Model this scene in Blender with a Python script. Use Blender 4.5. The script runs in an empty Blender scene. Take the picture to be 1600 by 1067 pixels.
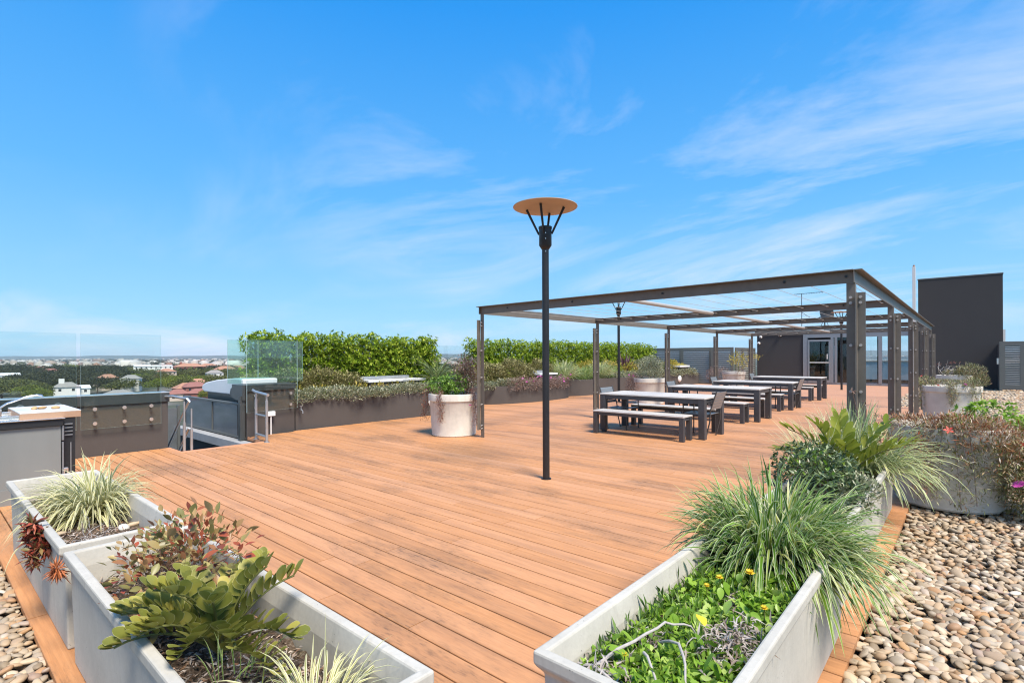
import bpy, math, random
import numpy as np
from mathutils import Vector, Matrix
R_ = math.radians
random.seed(7); rng = np.random.default_rng(7)
SC = bpy.context.scene
COL = SC.collection

# ------------------------------------------------------------------ camera
cam_d = bpy.data.cameras.new('camera'); cam = bpy.data.objects.new('camera', cam_d); COL.objects.link(cam)
cam_d.sensor_width = 36; cam_d.lens = 36*822/1600; cam_d.shift_y = 22.5/1600
cam_d.clip_start = .05; cam_d.clip_end = 40000
cam.location = (0, 0, 1.52)
cam.rotation_euler = (Matrix.Rotation(R_(41.0), 3, 'Z') @ Matrix.Rotation(R_(90), 3, 'X') @ Matrix.Rotation(R_(-.22), 3, 'Z')).to_euler()
SC.camera = cam
# ------------------------------------------------------------------ sky and sun
SUN_EL, SUN_AZ = 57.0, 107.0            # azimuth clockwise from +Y
W = bpy.data.worlds.new('World'); SC.world = W; W.use_nodes = True
nt = W.node_tree; nt.nodes.clear()
def N(nt, t, **k):
    n = nt.nodes.new(t)
    for a, v in k.items():
        if a == 'inp':
            for i, x in v.items(): n.inputs[i].default_value = x
        else: setattr(n, a, v)
    return n
sky = N(nt, 'ShaderNodeTexSky', sky_type='NISHITA', sun_disc=False, sun_elevation=R_(SUN_EL), sun_rotation=R_(SUN_AZ),
        altitude=50, air_density=1.0, dust_density=.25, ozone_density=3.0)
hs = N(nt, 'ShaderNodeHueSaturation', inp={'Hue': .497, 'Saturation': 1.16, 'Value': 1.0})
nt.links.new(sky.outputs[0], hs.inputs['Color'])
tc = N(nt, 'ShaderNodeTexCoord'); sp = N(nt, 'ShaderNodeSeparateXYZ'); nt.links.new(tc.outputs['Generated'], sp.inputs[0])
def mth(nt, op, a, b=None, c=None, clamp=False):
    n = nt.nodes.new('ShaderNodeMath'); n.operation = op; n.use_clamp = clamp
    for i, x in enumerate((a, b, c)):
        if x is None: continue
        if isinstance(x, (int, float)): n.inputs[i].default_value = x
        else: nt.links.new(x, n.inputs[i])
    return n.outputs[0]
zz = mth(nt, 'ADD', mth(nt, 'MAXIMUM', sp.outputs[2], 0.0), .16)
cx = mth(nt, 'DIVIDE', sp.outputs[0], zz); cy = mth(nt, 'DIVIDE', sp.outputs[1], zz)
cb = N(nt, 'ShaderNodeCombineXYZ'); nt.links.new(cx, cb.inputs[0]); nt.links.new(cy, cb.inputs[1])
mp = N(nt, 'ShaderNodeMapping'); mp.inputs['Rotation'].default_value = (0, 0, R_(24)); mp.inputs['Scale'].default_value = (.62, 1.0, 1); mp.inputs['Location'].default_value = (2.1, .9, 0)
nt.links.new(cb.outputs[0], mp.inputs[0])
n1 = N(nt, 'ShaderNodeTexNoise', inp={'Scale': .85, 'Detail': 9.0, 'Roughness': .64, 'Distortion': .7}); nt.links.new(mp.outputs[0], n1.inputs[0])
n2 = N(nt, 'ShaderNodeTexNoise', inp={'Scale': .38, 'Detail': 3.0}); nt.links.new(mp.outputs[0], n2.inputs[0])
fac = mth(nt, 'MULTIPLY', mth(nt, 'MULTIPLY_ADD', n1.outputs[0], 5.4, -2.42, clamp=True), mth(nt, 'MULTIPLY_ADD', n2.outputs[0], 5.5, -2.3, clamp=True))
fac = mth(nt, 'MULTIPLY', fac, .80)
gr_ = N(nt, 'ShaderNodeValToRGB'); el_ = gr_.color_ramp.elements
for _ in range(3): el_.new(.5)
for e_, (p_, c_) in zip(el_, ((0., (.36, .70, .97)), (.10, (.27, .62, .97)), (.28, (.12, .47, .96)), (.55, (.022, .315, .89)), (1., (.01, .22, .73)))): e_.position = p_; e_.color = (*c_, 1)
nt.links.new(mth(nt, 'MAXIMUM', sp.outputs[2], 0.0), gr_.inputs[0])
gs_ = N(nt, 'ShaderNodeVectorMath', operation='SCALE'); nt.links.new(gr_.outputs[0], gs_.inputs[0]); gs_.inputs['Scale'].default_value = 7.0
sm_ = N(nt, 'ShaderNodeMix', data_type='RGBA', inp={0: .90}); nt.links.new(hs.outputs[0], sm_.inputs[6]); nt.links.new(gs_.outputs[0], sm_.inputs[7])
mx = N(nt, 'ShaderNodeMix', data_type='RGBA'); nt.links.new(fac, mx.inputs[0]); nt.links.new(sm_.outputs[2], mx.inputs[6]); mx.inputs[7].default_value = (5.6, 6.0, 6.8, 1)
bg = N(nt, 'ShaderNodeBackground', inp={'Strength': .1}); nt.links.new(mx.outputs[2], bg.inputs[0])
wo = N(nt, 'ShaderNodeOutputWorld'); nt.links.new(bg.outputs[0], wo.inputs[0])
sun_d = bpy.data.lights.new('sun', 'SUN'); sun_d.energy = 4.3; sun_d.angle = R_(20); sun_d.color = (1.0, .90, .78)
sun = bpy.data.objects.new('sun', sun_d); COL.objects.link(sun); sun.location = (0, 0, 30)
sv = Vector((math.sin(R_(SUN_AZ))*math.cos(R_(SUN_EL)), math.cos(R_(SUN_AZ))*math.cos(R_(SUN_EL)), math.sin(R_(SUN_EL))))
sun.rotation_euler = sv.to_track_quat('Z', 'Y').to_euler()
SC.view_settings.view_transform = 'Standard'; SC.view_settings.look = 'None'; SC.view_settings.gamma = 1
SC.view_settings.use_curve_mapping = False; SC.view_settings.exposure = .66
SC.render.engine = 'CYCLES'
SC.cycles.max_bounces = 8; SC.cycles.transparent_max_bounces = 16; SC.cycles.volume_bounces = 0; SC.cycles.filter_width = 1.15

# ------------------------------------------------------------------ materials
def newmat(name):
    m = bpy.data.materials.new(name); m.use_nodes = True; t = m.node_tree; t.nodes.clear()
    return m, t
def c4(c): return (c[0], c[1], c[2], 1)
def mixc(t, f, a, b, typ='MIX'):
    n = N(t, 'ShaderNodeMix', data_type='RGBA', blend_type=typ)
    for i, x in ((0, f), (6, a), (7, b)):
        if isinstance(x, tuple): n.inputs[i].default_value = c4(x)
        elif isinstance(x, (int, float)): n.inputs[i].default_value = x
        else: t.links.new(x, n.inputs[i])
    return n.outputs[2]
def pos(t, scale=(1, 1, 1), obj=False):
    if obj: o = N(t, 'ShaderNodeTexCoord').outputs['Object']
    else: o = N(t, 'ShaderNodeNewGeometry').outputs['Position']
    m = N(t, 'ShaderNodeMapping'); m.inputs['Scale'].default_value = scale; t.links.new(o, m.inputs[0])
    return m.outputs[0]
def noise(t, vec, scale, detail=4, rough=.55, dist=0):
    n = N(t, 'ShaderNodeTexNoise', inp={'Scale': scale, 'Detail': detail, 'Roughness': rough, 'Distortion': dist}); t.links.new(vec, n.inputs[0])
    return n.outputs[0]
def ramp(t, f, stops):
    r = N(t, 'ShaderNodeValToRGB'); e = r.color_ramp.elements
    while len(e) < len(stops): e.new(.5)
    for i, (p, c) in enumerate(stops): e[i].position = p; e[i].color = c4(c)
    t.links.new(f, r.inputs[0]); return r.outputs[0]
def bump(t, h, strength=.3, dist=.01):
    b = N(t, 'ShaderNodeBump', inp={'Strength': strength, 'Distance': dist}); t.links.new(h, b.inputs['Height']); return b.outputs[0]
def rnd(t):       # random per piece and per object, 0..1
    i = N(t, 'ShaderNodeNewGeometry').outputs['Random Per Island']; o = N(t, 'ShaderNodeObjectInfo').outputs['Random']
    return mth(t, 'FRACT', mth(t, 'ADD', i, o))
def prin(t, col, rough=.6, metal=0., nrm=None, spec=.5, **k):
    p = N(t, 'ShaderNodeBsdfPrincipled')
    for nme, x in (('Base Color', col), ('Roughness', rough), ('Metallic', metal), ('Specular IOR Level', spec)):
        if isinstance(x, tuple): p.inputs[nme].default_value = c4(x)
        elif isinstance(x, (int, float)): p.inputs[nme].default_value = x
        else: t.links.new(x, p.inputs[nme])
    if nrm is not None: t.links.new(nrm, p.inputs['Normal'])
    for a, v in k.items(): p.inputs[a].default_value = v
    return p.outputs[0]
def out(t, s): t.links.new(s, N(t, 'ShaderNodeOutputMaterial').inputs[0])
M = {}
def simple(name, col, rough=.5, metal=0., var=.12, ns=18., bmp=.0, scale=(1, 1, 1), spec=.5, dirt=0.):
    m, t = newmat(name); v = pos(t, scale); n = noise(t, v, ns, 5)
    a = tuple(x*(1-var) for x in col); b = tuple(min(1, x*(1+var)) for x in col)
    c = mixc(t, n, a, b)
    if dirt: c = mixc(t, mth(t, 'MULTIPLY_ADD', noise(t, v, 2.3, 6, .7), 3*dirt, -1.45*dirt, clamp=True), c, tuple(x*.5 for x in col))
    r = mth(t, 'MULTIPLY_ADD', n, .25, rough-.12, clamp=True)
    out(t, prin(t, c, r, metal, bump(t, n, bmp, .004) if bmp else None, spec)); M[name] = m; return m
simple('dark_steel', (.17, .15, .125), .5, .15, .22, 9, .15, spec=.4, dirt=.35)
simple('powder_black', (.022, .024, .027), .42, .1, .2, 30)
simple('pole_black', (.022, .023, .026), .38, .2, .2, 30)
simple('table_frame', (.060, .062, .068), .45, .15, .15, 30)
simple('chair_metal', (.075, .08, .085), .4, .4, .15, 30)
simple('chair_slat', (.24, .26, .27), .35, .3, .12, 30)
simple('galvanised', (.50, .52, .53), .36, .75, .16, 14, .1)
simple('steel_bright', (.75, .75, .73), .22, .9, .08, 30)
simple('steel_panel', (.25, .265, .255), .45, .25, .12, 4, scale=(1, 1, .3))
simple('white_plastic', (.78, .78, .76), .4, 0, .05, 20)
simple('black_plastic', (.012, .012, .013), .4, 0, .1, 20)
simple('render_wall', (.088, .078, .072), .85, 0, .10, 45, .25, spec=.25, dirt=.2)
simple('dark_paint_wall', (.055, .054, .054), .8, 0, .12, 3.2, .2, scale=(1, 1, .5), spec=.25)
simple('capping', (.085, .095, .095), .38, .5, .15, 6)
simple('capping_top', (.62, .63, .62), .3, .5, .1, 6)
simple('louvre', (.24, .245, .225), .45, .3, .12, 10)
simple('louvre_frame', (.145, .15, .138), .45, .3, .12, 10)
simple('aluminium', (.30, .32, .34), .35, .6, .08, 10)
simple('pale_roof', (.78, .79, .78), .4, .1, .1, 1.2)
simple('light_concrete', (.34, .35, .35), .7, 0, .15, 6, .2, dirt=.4)
simple('counter_top', (.66, .65, .62), .35, 0, .08, 40)
simple('timber_edge', (.40, .25, .16), .6, 0, .2, 8, scale=(1, 12, 12))
simple('lamp_bounce_tint', (.50, .37, .26), .6, .0, .1, 5)  # lamp disc: warm light bounced up from the deck is put into this colour
simple('tube_grey', (.42, .40, .37), .5, .1, .1, 10)
simple('bark', (.12, .085, .06), .9, 0, .4, 20, .5, scale=(1, 1, .3))
simple('bread', (.55, .36, .17), .7, 0, .3, 40)
simple('twig', (.30, .26, .23), .85, 0, .4, 30)
simple('twig_pale', (.42, .39, .36), .85, 0, .4, 60, .5)
simple('stem_green', (.16, .17, .05), .6, 0, .3, 20)
simple('stem_brown', (.16, .09, .06), .7, 0, .3, 20)
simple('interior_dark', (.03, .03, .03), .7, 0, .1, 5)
# table slats: weathered pale timber
m, t = newmat('weathered_slat'); n = noise(t, pos(t, (1.5, 28, 28)), 4, 6, .6)
c = ramp(t, n, [(.3, (.26, .235, .20)), (.48, (.50, .475, .43)), (.8, (.66, .64, .59))])
c = mixc(t, .25, c, mixc(t, rnd(t), (.45, .42, .38), (.72, .70, .67)))
out(t, prin(t, c, .7, 0, bump(t, n, .25, .003))); M['weathered_slat'] = m
# deck boards
m, t = newmat('deck_board')
r = rnd(t); p0 = N(t, 'ShaderNodeNewGeometry').outputs['Position']
off = N(t, 'ShaderNodeCombineXYZ'); t.links.new(mth(t, 'MULTIPLY', r, 37.), off.inputs[0]); t.links.new(mth(t, 'MULTIPLY', r, 11.), off.inputs[2])
va = N(t, 'ShaderNodeVectorMath', operation='ADD'); t.links.new(p0, va.inputs[0]); t.links.new(off.outputs[0], va.inputs[1])
mm = N(t, 'ShaderNodeMapping'); mm.inputs['Scale'].default_value = (.55, 14, 14); t.links.new(va.outputs[0], mm.inputs[0])
g1 = noise(t, mm.outputs[0], 3.0, 7, .62, .6)
mm2 = N(t, 'ShaderNodeMapping'); mm2.inputs['Scale'].default_value = (3.2, 60, 60); t.links.new(va.outputs[0], mm2.inputs[0])
g2 = noise(t, mm2.outputs[0], 2.4, 4, .6)
c = ramp(t, g1, [(.22, (.41, .182, .070)), (.5, (.55, .26, .104)), (.8, (.64, .32, .138))])
c = mixc(t, mth(t, 'MULTIPLY_ADD', r, .5, .0), c, mixc(t, r, (.37, .175, .080), (.62, .33, .175)))
# dark mildew flecks along the grain, gathered in worn patches
big = noise(t, pos(t, (.55, 1.5, 1)), .95, 5, .66)
flm = N(t, 'ShaderNodeMapping'); flm.inputs['Scale'].default_value = (7, 34, 30); t.links.new(va.outputs[0], flm.inputs[0])
fl = noise(t, flm.outputs[0], 1.6, 5, .7)
patch = mth(t, 'MULTIPLY_ADD', big, 7., -3.55, clamp=True)
f1 = mth(t, 'MULTIPLY', mth(t, 'MULTIPLY_ADD', fl, 6., -3.0, clamp=True), mth(t, 'MULTIPLY_ADD', patch, .75, .13))
c = mixc(t, f1, c, (.13, .075, .045))
c = mixc(t, mth(t, 'MULTIPLY', patch, .48), c, (.21, .12, .065))
# far part of the terrace blends to a greyer, pinker tone
spx = N(t, 'ShaderNodeSeparateXYZ'); t.links.new(p0, spx.inputs[0])
c = mixc(t, mth(t, 'MULTIPLY_ADD', spx.outputs[1], .045, -.30, clamp=True), c, (.53, .285, .175))
stk = noise(t, pos(t, (.22, 4.6, 1)), 1.5, 5, .62)
c = mixc(t, mth(t, 'MULTIPLY', mth(t, 'MULTIPLY_ADD', stk, 5., -2.45, clamp=True), .42), c, (.25, .13, .070))
gr = N(t, 'ShaderNodeTexWave', wave_type='BANDS', bands_direction='Y', inp={'Scale': 55., 'Distortion': .6, 'Detail': 1.}); t.links.new(p0, gr.inputs[0])
hh = mth(t, 'ADD', mth(t, 'MULTIPLY', gr.outputs['Fac'], .5), g2)
out(t, prin(t, c, mth(t, 'MULTIPLY_ADD', g2, .3, .45), 0, bump(t, hh, .22, .002), .35)); M['deck_board'] = m
simple('deck_trim', (.60, .28, .14), .6, 0, .15, 5, .1, scale=(10, .6, 1))
simple('joist_dark', (.012, .008, .006), .95, 0, .2, 5)
# concrete
def concrete(name, ca, cb_, pit=True, obj=False):
    m, t = newmat(name); v = pos(t, (1, 1, 1)); n = noise(t, v, 3.2, 7, .62); n3 = noise(t, v, 60, 3)
    st = noise(t, pos(t, (6, 6, .7)), 2.2, 5, .6)
    c = mixc(t, mth(t, 'MULTIPLY_ADD', n, 2., -.5, clamp=True), ca, cb_)
    c = mixc(t, mth(t, 'MULTIPLY_ADD', st, 2.4, -1.35, clamp=True), c, tuple(x*.72 for x in ca))
    c = mixc(t, mth(t, 'MULTIPLY_ADD', n3, .8, -.3, clamp=True), c, tuple(x*.86 for x in ca))
    vo = N(t, 'ShaderNodeTexVoronoi', inp={'Scale': 46.}); t.links.new(v, vo.inputs[0])
    gate = mth(t, 'MULTIPLY_ADD', noise(t, v, 9, 2), 8., -4.1, clamp=True)
    pm = mth(t, 'MULTIPLY', mth(t, 'MULTIPLY_ADD', vo.outputs['Distance'], -14., 2.0, clamp=True), gate)
    if pit: c = mixc(t, mth(t, 'MULTIPLY', pm, .75), c, (.12, .115, .10))
    h = mth(t, 'SUBTRACT', mth(t, 'MULTIPLY', n3, .35), pm)
    out(t, prin(t, c, .78, 0, bump(t, h, .35, .004), .3)); M[name] = m
concrete('trough_concrete', (.42, .405, .35), (.565, .545, .475))
concrete('pot_concrete', (.54, .51, .44), (.76, .73, .65), True)
# pebbles
m, t = newmat('pebble'); r = rnd(t)
c = ramp(t, r, [(0, (.21, .16, .10)), (.14, (.47, .35, .22)), (.28, (.33, .28, .21)), (.42, (.60, .47, .31)), (.55, (.42, .26, .13)), (.66, (.64, .54, .40)), (.78, (.37, .32, .25)), (.87, (.50, .27, .10)), (.94, (.29, .18, .13)), (1, (.74, .67, .55))])
n = noise(t, pos(t), 55, 4); c = mixc(t, mth(t, 'MULTIPLY', n, .45), c, (.30, .24, .17))
out(t, prin(t, c, .62, 0, bump(t, n, .15, .004), .4)); M['pebble'] = m
simple('gravel_base', (.12, .10, .075), .95, 0, .4, 50, .6)
# mulch
m, t = newmat('mulch'); v = pos(t); n = noise(t, v, 60, 6, .7); n2_ = noise(t, v, 7, 4)
c = ramp(t, n, [(.25, (.035, .025, .018)), (.5, (.12, .085, .06)), (.62, (.22, .18, .14)), (.75, (.42, .38, .33))])
c = mixc(t, mth(t, 'MULTIPLY_ADD', n2_, 3., -1.5, clamp=True), c, (.10, .095, .03))
out(t, prin(t, c, .9, 0, bump(t, n, .9, .02), .2)); M['mulch'] = m
m, t = newmat('mulch_chip'); r = rnd(t)
c = ramp(t, r, [(0, (.07, .045, .03)), (.3, (.20, .12, .07)), (.55, (.36, .31, .26)), (.75, (.50, .47, .43)), (.9, (.34, .15, .06)), (1, (.56, .52, .46))])
out(t, prin(t, c, .85, 0, None, .3)); M['mulch_chip'] = m
# foliage: colour ramp on random per leaf, translucency
def leafmat(name, stops, rough=.45, trans=.3, spec=.4, edge=None, clump=0.):
    m, t = newmat(name); r = rnd(t); c = ramp(t, r, stops)
    if clump:
        n = noise(t, pos(t), clump, 3); c = mixc(t, mth(t, 'MULTIPLY_ADD', n, 3.2, -1.35, clamp=True), mixc(t, .62, c, (.02, .03, .008)), c)
    if edge is not None:
        uv = N(t, 'ShaderNodeUVMap').outputs[0]; s = N(t, 'ShaderNodeSeparateXYZ'); t.links.new(uv, s.inputs[0])
        ax = mth(t, 'ABSOLUTE', mth(t, 'SUBTRACT', s.outputs[0], .5))
        c = mixc(t, mth(t, 'MULTIPLY_ADD', ax, edge[1], edge[2], clamp=True), c, edge[0])
    s1 = prin(t, c, rough, 0, None, spec); tr = N(t, 'ShaderNodeBsdfTranslucent'); t.links.new(c, tr.inputs[0])
    mx = N(t, 'ShaderNodeMixShader', inp={0: trans}); t.links.new(s1, mx.inputs[1]); t.links.new(tr.outputs[0], mx.inputs[2])
    out(t, mx.outputs[0]); M[name] = m; return m
m, t = newmat('frosted'); tr = N(t, 'ShaderNodeBsdfTransparent'); df = N(t, 'ShaderNodeBsdfTranslucent'); df.inputs[0].default_value = (.93, .96, .95, 1); d2 = N(t, 'ShaderNodeBsdfDiffuse'); d2.inputs[0].default_value = (.90, .94, .93, 1)
ma = N(t, 'ShaderNodeMixShader', inp={0: .5}); t.links.new(df.outputs[0], ma.inputs[1]); t.links.new(d2.outputs[0], ma.inputs[2]); mb_ = N(t, 'ShaderNodeMixShader', inp={0: .92}); t.links.new(tr.outputs[0], mb_.inputs[1]); t.links.new(ma.outputs[0], mb_.inputs[2]); out(t, mb_.outputs[0]); M['frosted'] = m
leafmat('hedge_leaf', [(0, (.07, .13, .014)), (.3, (.17, .28, .02)), (.65, (.31, .44, .035)), (1, (.58, .64, .10))], .5, .32, .22)
leafmat('olive_leaf', [(0, (.07, .065, .025)), (.3, (.19, .17, .06)), (.65, (.34, .32, .12)), (1, (.52, .46, .24))], .5, .25)
leafmat('grey_leaf', [(0, (.06, .075, .035)), (.35, (.20, .23, .12)), (.7, (.40, .42, .26)), (1, (.62, .60, .45))], .45, .25)
leafmat('yellow_leaf', [(0, (.22, .22, .03)), (.5, (.45, .38, .06)), (1, (.68, .52, .12))], .45, .35)
leafmat('lush_leaf', [(0, (.07, .14, .02)), (.4, (.14, .27, .035)), (.8, (.23, .40, .06)), (1, (.35, .50, .10))], .38, .3)
leafmat('dark_leaf', [(0, (.035, .06, .02)), (.4, (.075, .12, .04)), (.8, (.16, .21, .09)), (1, (.30, .36, .20))], .28, .2)
leafmat('weed_leaf', [(0, (.12, .24, .02)), (.4, (.22, .39, .035)), (.8, (.34, .52, .07)), (1, (.50, .62, .17))], .35, .35)
leafmat('red_leaf', [(0, (.20, .06, .03)), (.2, (.42, .10, .05)), (.35, (.20, .19, .06)), (.55, (.32, .30, .11)), (.7, (.38, .16, .08)), (.85, (.46, .42, .16)), (1, (.52, .28, .14))], .35, .3)
leafmat('pigface_leaf', [(0, (.10, .10, .035)), (.25, (.18, .20, .07)), (.5, (.27, .29, .12)), (.72, (.40, .40, .22)), (.85, (.36, .17, .06)), (1, (.55, .50, .40))], .5, .15)
leafmat('pigface_red', [(0, (.18, .08, .04)), (.3, (.40, .13, .05)), (.5, (.24, .22, .09)), (.7, (.46, .26, .14)), (.88, (.52, .44, .34)), (1, (.60, .54, .45))], .5, .15)
leafmat('brown_trail', [(0, (.10, .06, .045)), (.35, (.22, .13, .10)), (.7, (.36, .26, .21)), (1, (.50, .42, .37))], .6, .15)
leafmat('red_trail', [(0, (.14, .045, .03)), (.4, (.30, .10, .06)), (.75, (.30, .20, .12)), (1, (.42, .20, .14))], .5, .15)
leafmat('succulent_red', [(0, (.14, .05, .03)), (.35, (.30, .05, .035)), (.6, (.22, .09, .05)), (.8, (.20, .19, .07)), (1, (.55, .10, .07))], .35, .15)
leafmat('succulent_green', [(0, (.05, .10, .02)), (.5, (.10, .19, .04)), (1, (.20, .30, .08))], .3, .2)
leafmat('orange_dry', [(0, (.25, .08, .03)), (.5, (.48, .15, .05)), (1, (.58, .25, .12))], .6, .2)
leafmat('dry_leaf', [(0, (.16, .11, .08)), (.5, (.38, .32, .27)), (1, (.55, .52, .48))], .75, .2)
leafmat('blade_cream', [(0, (.22, .26, .05)), (.5, (.36, .38, .10)), (1, (.48, .48, .17))], .4, .3, .4, ((.80, .76, .50), 5., -.55))
leafmat('blade_green', [(0, (.055, .13, .010)), (.5, (.13, .27, .020)), (.85, (.24, .40, .045)), (1, (.50, .48, .12))], .4, .35, .35, ((.70, .74, .46), 7., -2.1))
leafmat('blade_pale', [(0, (.10, .19, .02)), (.4, (.20, .32, .045)), (.8, (.38, .46, .12)), (1, (.62, .58, .24))], .38, .3, .4, ((.80, .80, .58), 6., -1.4))
leafmat('zamia', [(0, (.16, .18, .03)), (.5, (.27, .28, .05)), (.85, (.38, .36, .07)), (1, (.56, .50, .12))], .5, .30, .45, ((.58, .56, .24), 20., -8.9))
leafmat('zamia_bright', [(0, (.17, .21, .02)), (.5, (.25, .30, .03)), (1, (.36, .38, .06))], .4, .35, .4)
leafmat('cycad', [(0, (.07, .12, .035)), (.5, (.13, .20, .07)), (1, (.26, .32, .16))], .35, .2)
leafmat('purple_leaf', [(0, (.10, .03, .045)), (.5, (.20, .10, .11)), (1, (.38, .30, .30))], .4, .2)
leafmat('petal_pink', [(0, (.62, .08, .42)), (1, (.80, .18, .60))], .5, .3)
leafmat('petal_yellow', [(0, (.75, .50, .02)), (1, (.85, .62, .05))], .5, .2)
leafmat('petal_red', [(0, (.6, .06, .04)), (1, (.7, .15, .10))], .5, .2)
leafmat('tree_dark', [(0, (.02, .026, .012)), (.5, (.038, .046, .02)), (1, (.075, .08, .035))], .6, .15, .2)
leafmat('tree_mid', [(0, (.045, .055, .014)), (.5, (.09, .105, .026)), (1, (.17, .175, .05))], .6, .2, .2)
leafmat('tree_bright', [(0, (.09, .12, .015)), (.5, (.16, .20, .03)), (1, (.25, .29, .05))], .6, .25, .2)
leafmat('tree_brown', [(0, (.12, .10, .05)), (.5, (.19, .15, .08)), (1, (.26, .22, .12))], .7, .2, .2)
# glass
def glassmat(name, tint, a=.0, refl=1.0, haze=0.):
    m, t = newmat(name); tr = N(t, 'ShaderNodeBsdfTransparent'); tr.inputs[0].default_value = c4(tint)
    gl = N(t, 'ShaderNodeBsdfGlossy', inp={'Roughness': .02}); gl.inputs[0].default_value = (.9, .95, .95, 1)
    lw = N(t, 'ShaderNodeLayerWeight', inp={'Blend': .5}); mx = N(t, 'ShaderNodeMixShader')
    t.links.new(mth(t, 'MULTIPLY', mth(t, 'MULTIPLY_ADD', mth(t, 'POWER', lw.outputs['Facing'], 5.), .92, .04), refl), mx.inputs[0]); t.links.new(tr.outputs[0], mx.inputs[1]); t.links.new(gl.outputs[0], mx.inputs[2])
    s = mx.outputs[0]
    if haze:
        df = N(t, 'ShaderNodeBsdfDiffuse'); df.inputs[0].default_value = (.55, .68, .62, 1); m2 = N(t, 'ShaderNodeMixShader', inp={0: haze})
        t.links.new(s, m2.inputs[1]); t.links.new(df.outputs[0], m2.inputs[2]); s = m2.outputs[0]
    out(t, s); M[name] = m
glassmat('glass', (.93, .97, .96)); glassmat('glass_green', (.80, .93, .88), haze=.045); glassmat('door_glass', (.75, .84, .84), refl=1.2)
simple('glass_edge', (.55, .70, .66), .2, 0, .05, 5)
# perforated screen
m, t = newmat('mesh_screen'); v = pos(t, (1, 1, 1)); n = noise(t, pos(t, (1, 1, 4)), 1.6, 5, .6)
s1 = prin(t, mixc(t, n, (.16, .17, .175), (.38, .39, .40)), .4, .6); tr = N(t, 'ShaderNodeBsdfTransparent')
mx_ = N(t, 'ShaderNodeMixShader', inp={0: .66}); t.links.new(tr.outputs[0], mx_.inputs[1]); t.links.new(s1, mx_.inputs[2]); out(t, mx_.outputs[0]); M['mesh_screen'] = m
# ------------------------------------------------------------------ object helpers
def setp(o, label=None, cat=None, group=None, kind=None):
    if label: o['label'] = label
    if cat: o['category'] = cat
    if group: o['group'] = group
    if kind: o['kind'] = kind
    return o
def thing(name, label, cat, loc=(0, 0, 0), rz=0., group=None):
    o = bpy.data.objects.new(name, None); COL.objects.link(o); o.location = loc; o.rotation_euler = (0, 0, rz); o.empty_display_size = .2
    return setp(o, label, cat, group)
def link(name, me, parent=None, loc=None):
    o = bpy.data.objects.new(name, me); COL.objects.link(o)
    if parent: o.parent = parent
    if loc is not None: o.location = loc
    return o
def kids(o): return [c for c in bpy.data.objects if c.parent == o]
def copy_tree(o, parent=None, table=None):
    if table is None:
        table = {}
        for c in bpy.data.objects:
            if c.parent: table.setdefault(c.parent, []).append(c)
    c = o.copy(); COL.objects.link(c); c.parent = parent
    for ch in table.get(o, []): copy_tree(ch, c, table)
    return c
def npmesh(name, V, F, mats, uv=None, smooth=False, midx=None):
    """V (n,3); F int array (m,k)"""
    me = bpy.data.meshes.new(name); V = np.asarray(V, np.float32); F = np.asarray(F, np.int32); k = F.shape[1]
    me.vertices.add(len(V)); me.vertices.foreach_set('co', V.ravel()); me.loops.add(F.size); me.loops.foreach_set('vertex_index', F.ravel())
    me.polygons.add(len(F)); me.polygons.foreach_set('loop_start', np.arange(0, F.size, k, dtype=np.int32)); me.polygons.foreach_set('loop_total', np.full(len(F), k, np.int32))
    if midx is not None: me.polygons.foreach_set('material_index', np.asarray(midx, np.int32))
    if smooth: me.polygons.foreach_set('use_smooth', np.ones(len(F), bool))
    if uv is not None:
        l = me.uv_layers.new(name='UVMap'); l.data.foreach_set('uv', np.asarray(uv, np.float32)[F.ravel()].ravel())
    for m in (mats if isinstance(mats, (list, tuple)) else [mats]): me.materials.append(M[m])
    me.update(calc_edges=True); return me
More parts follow.
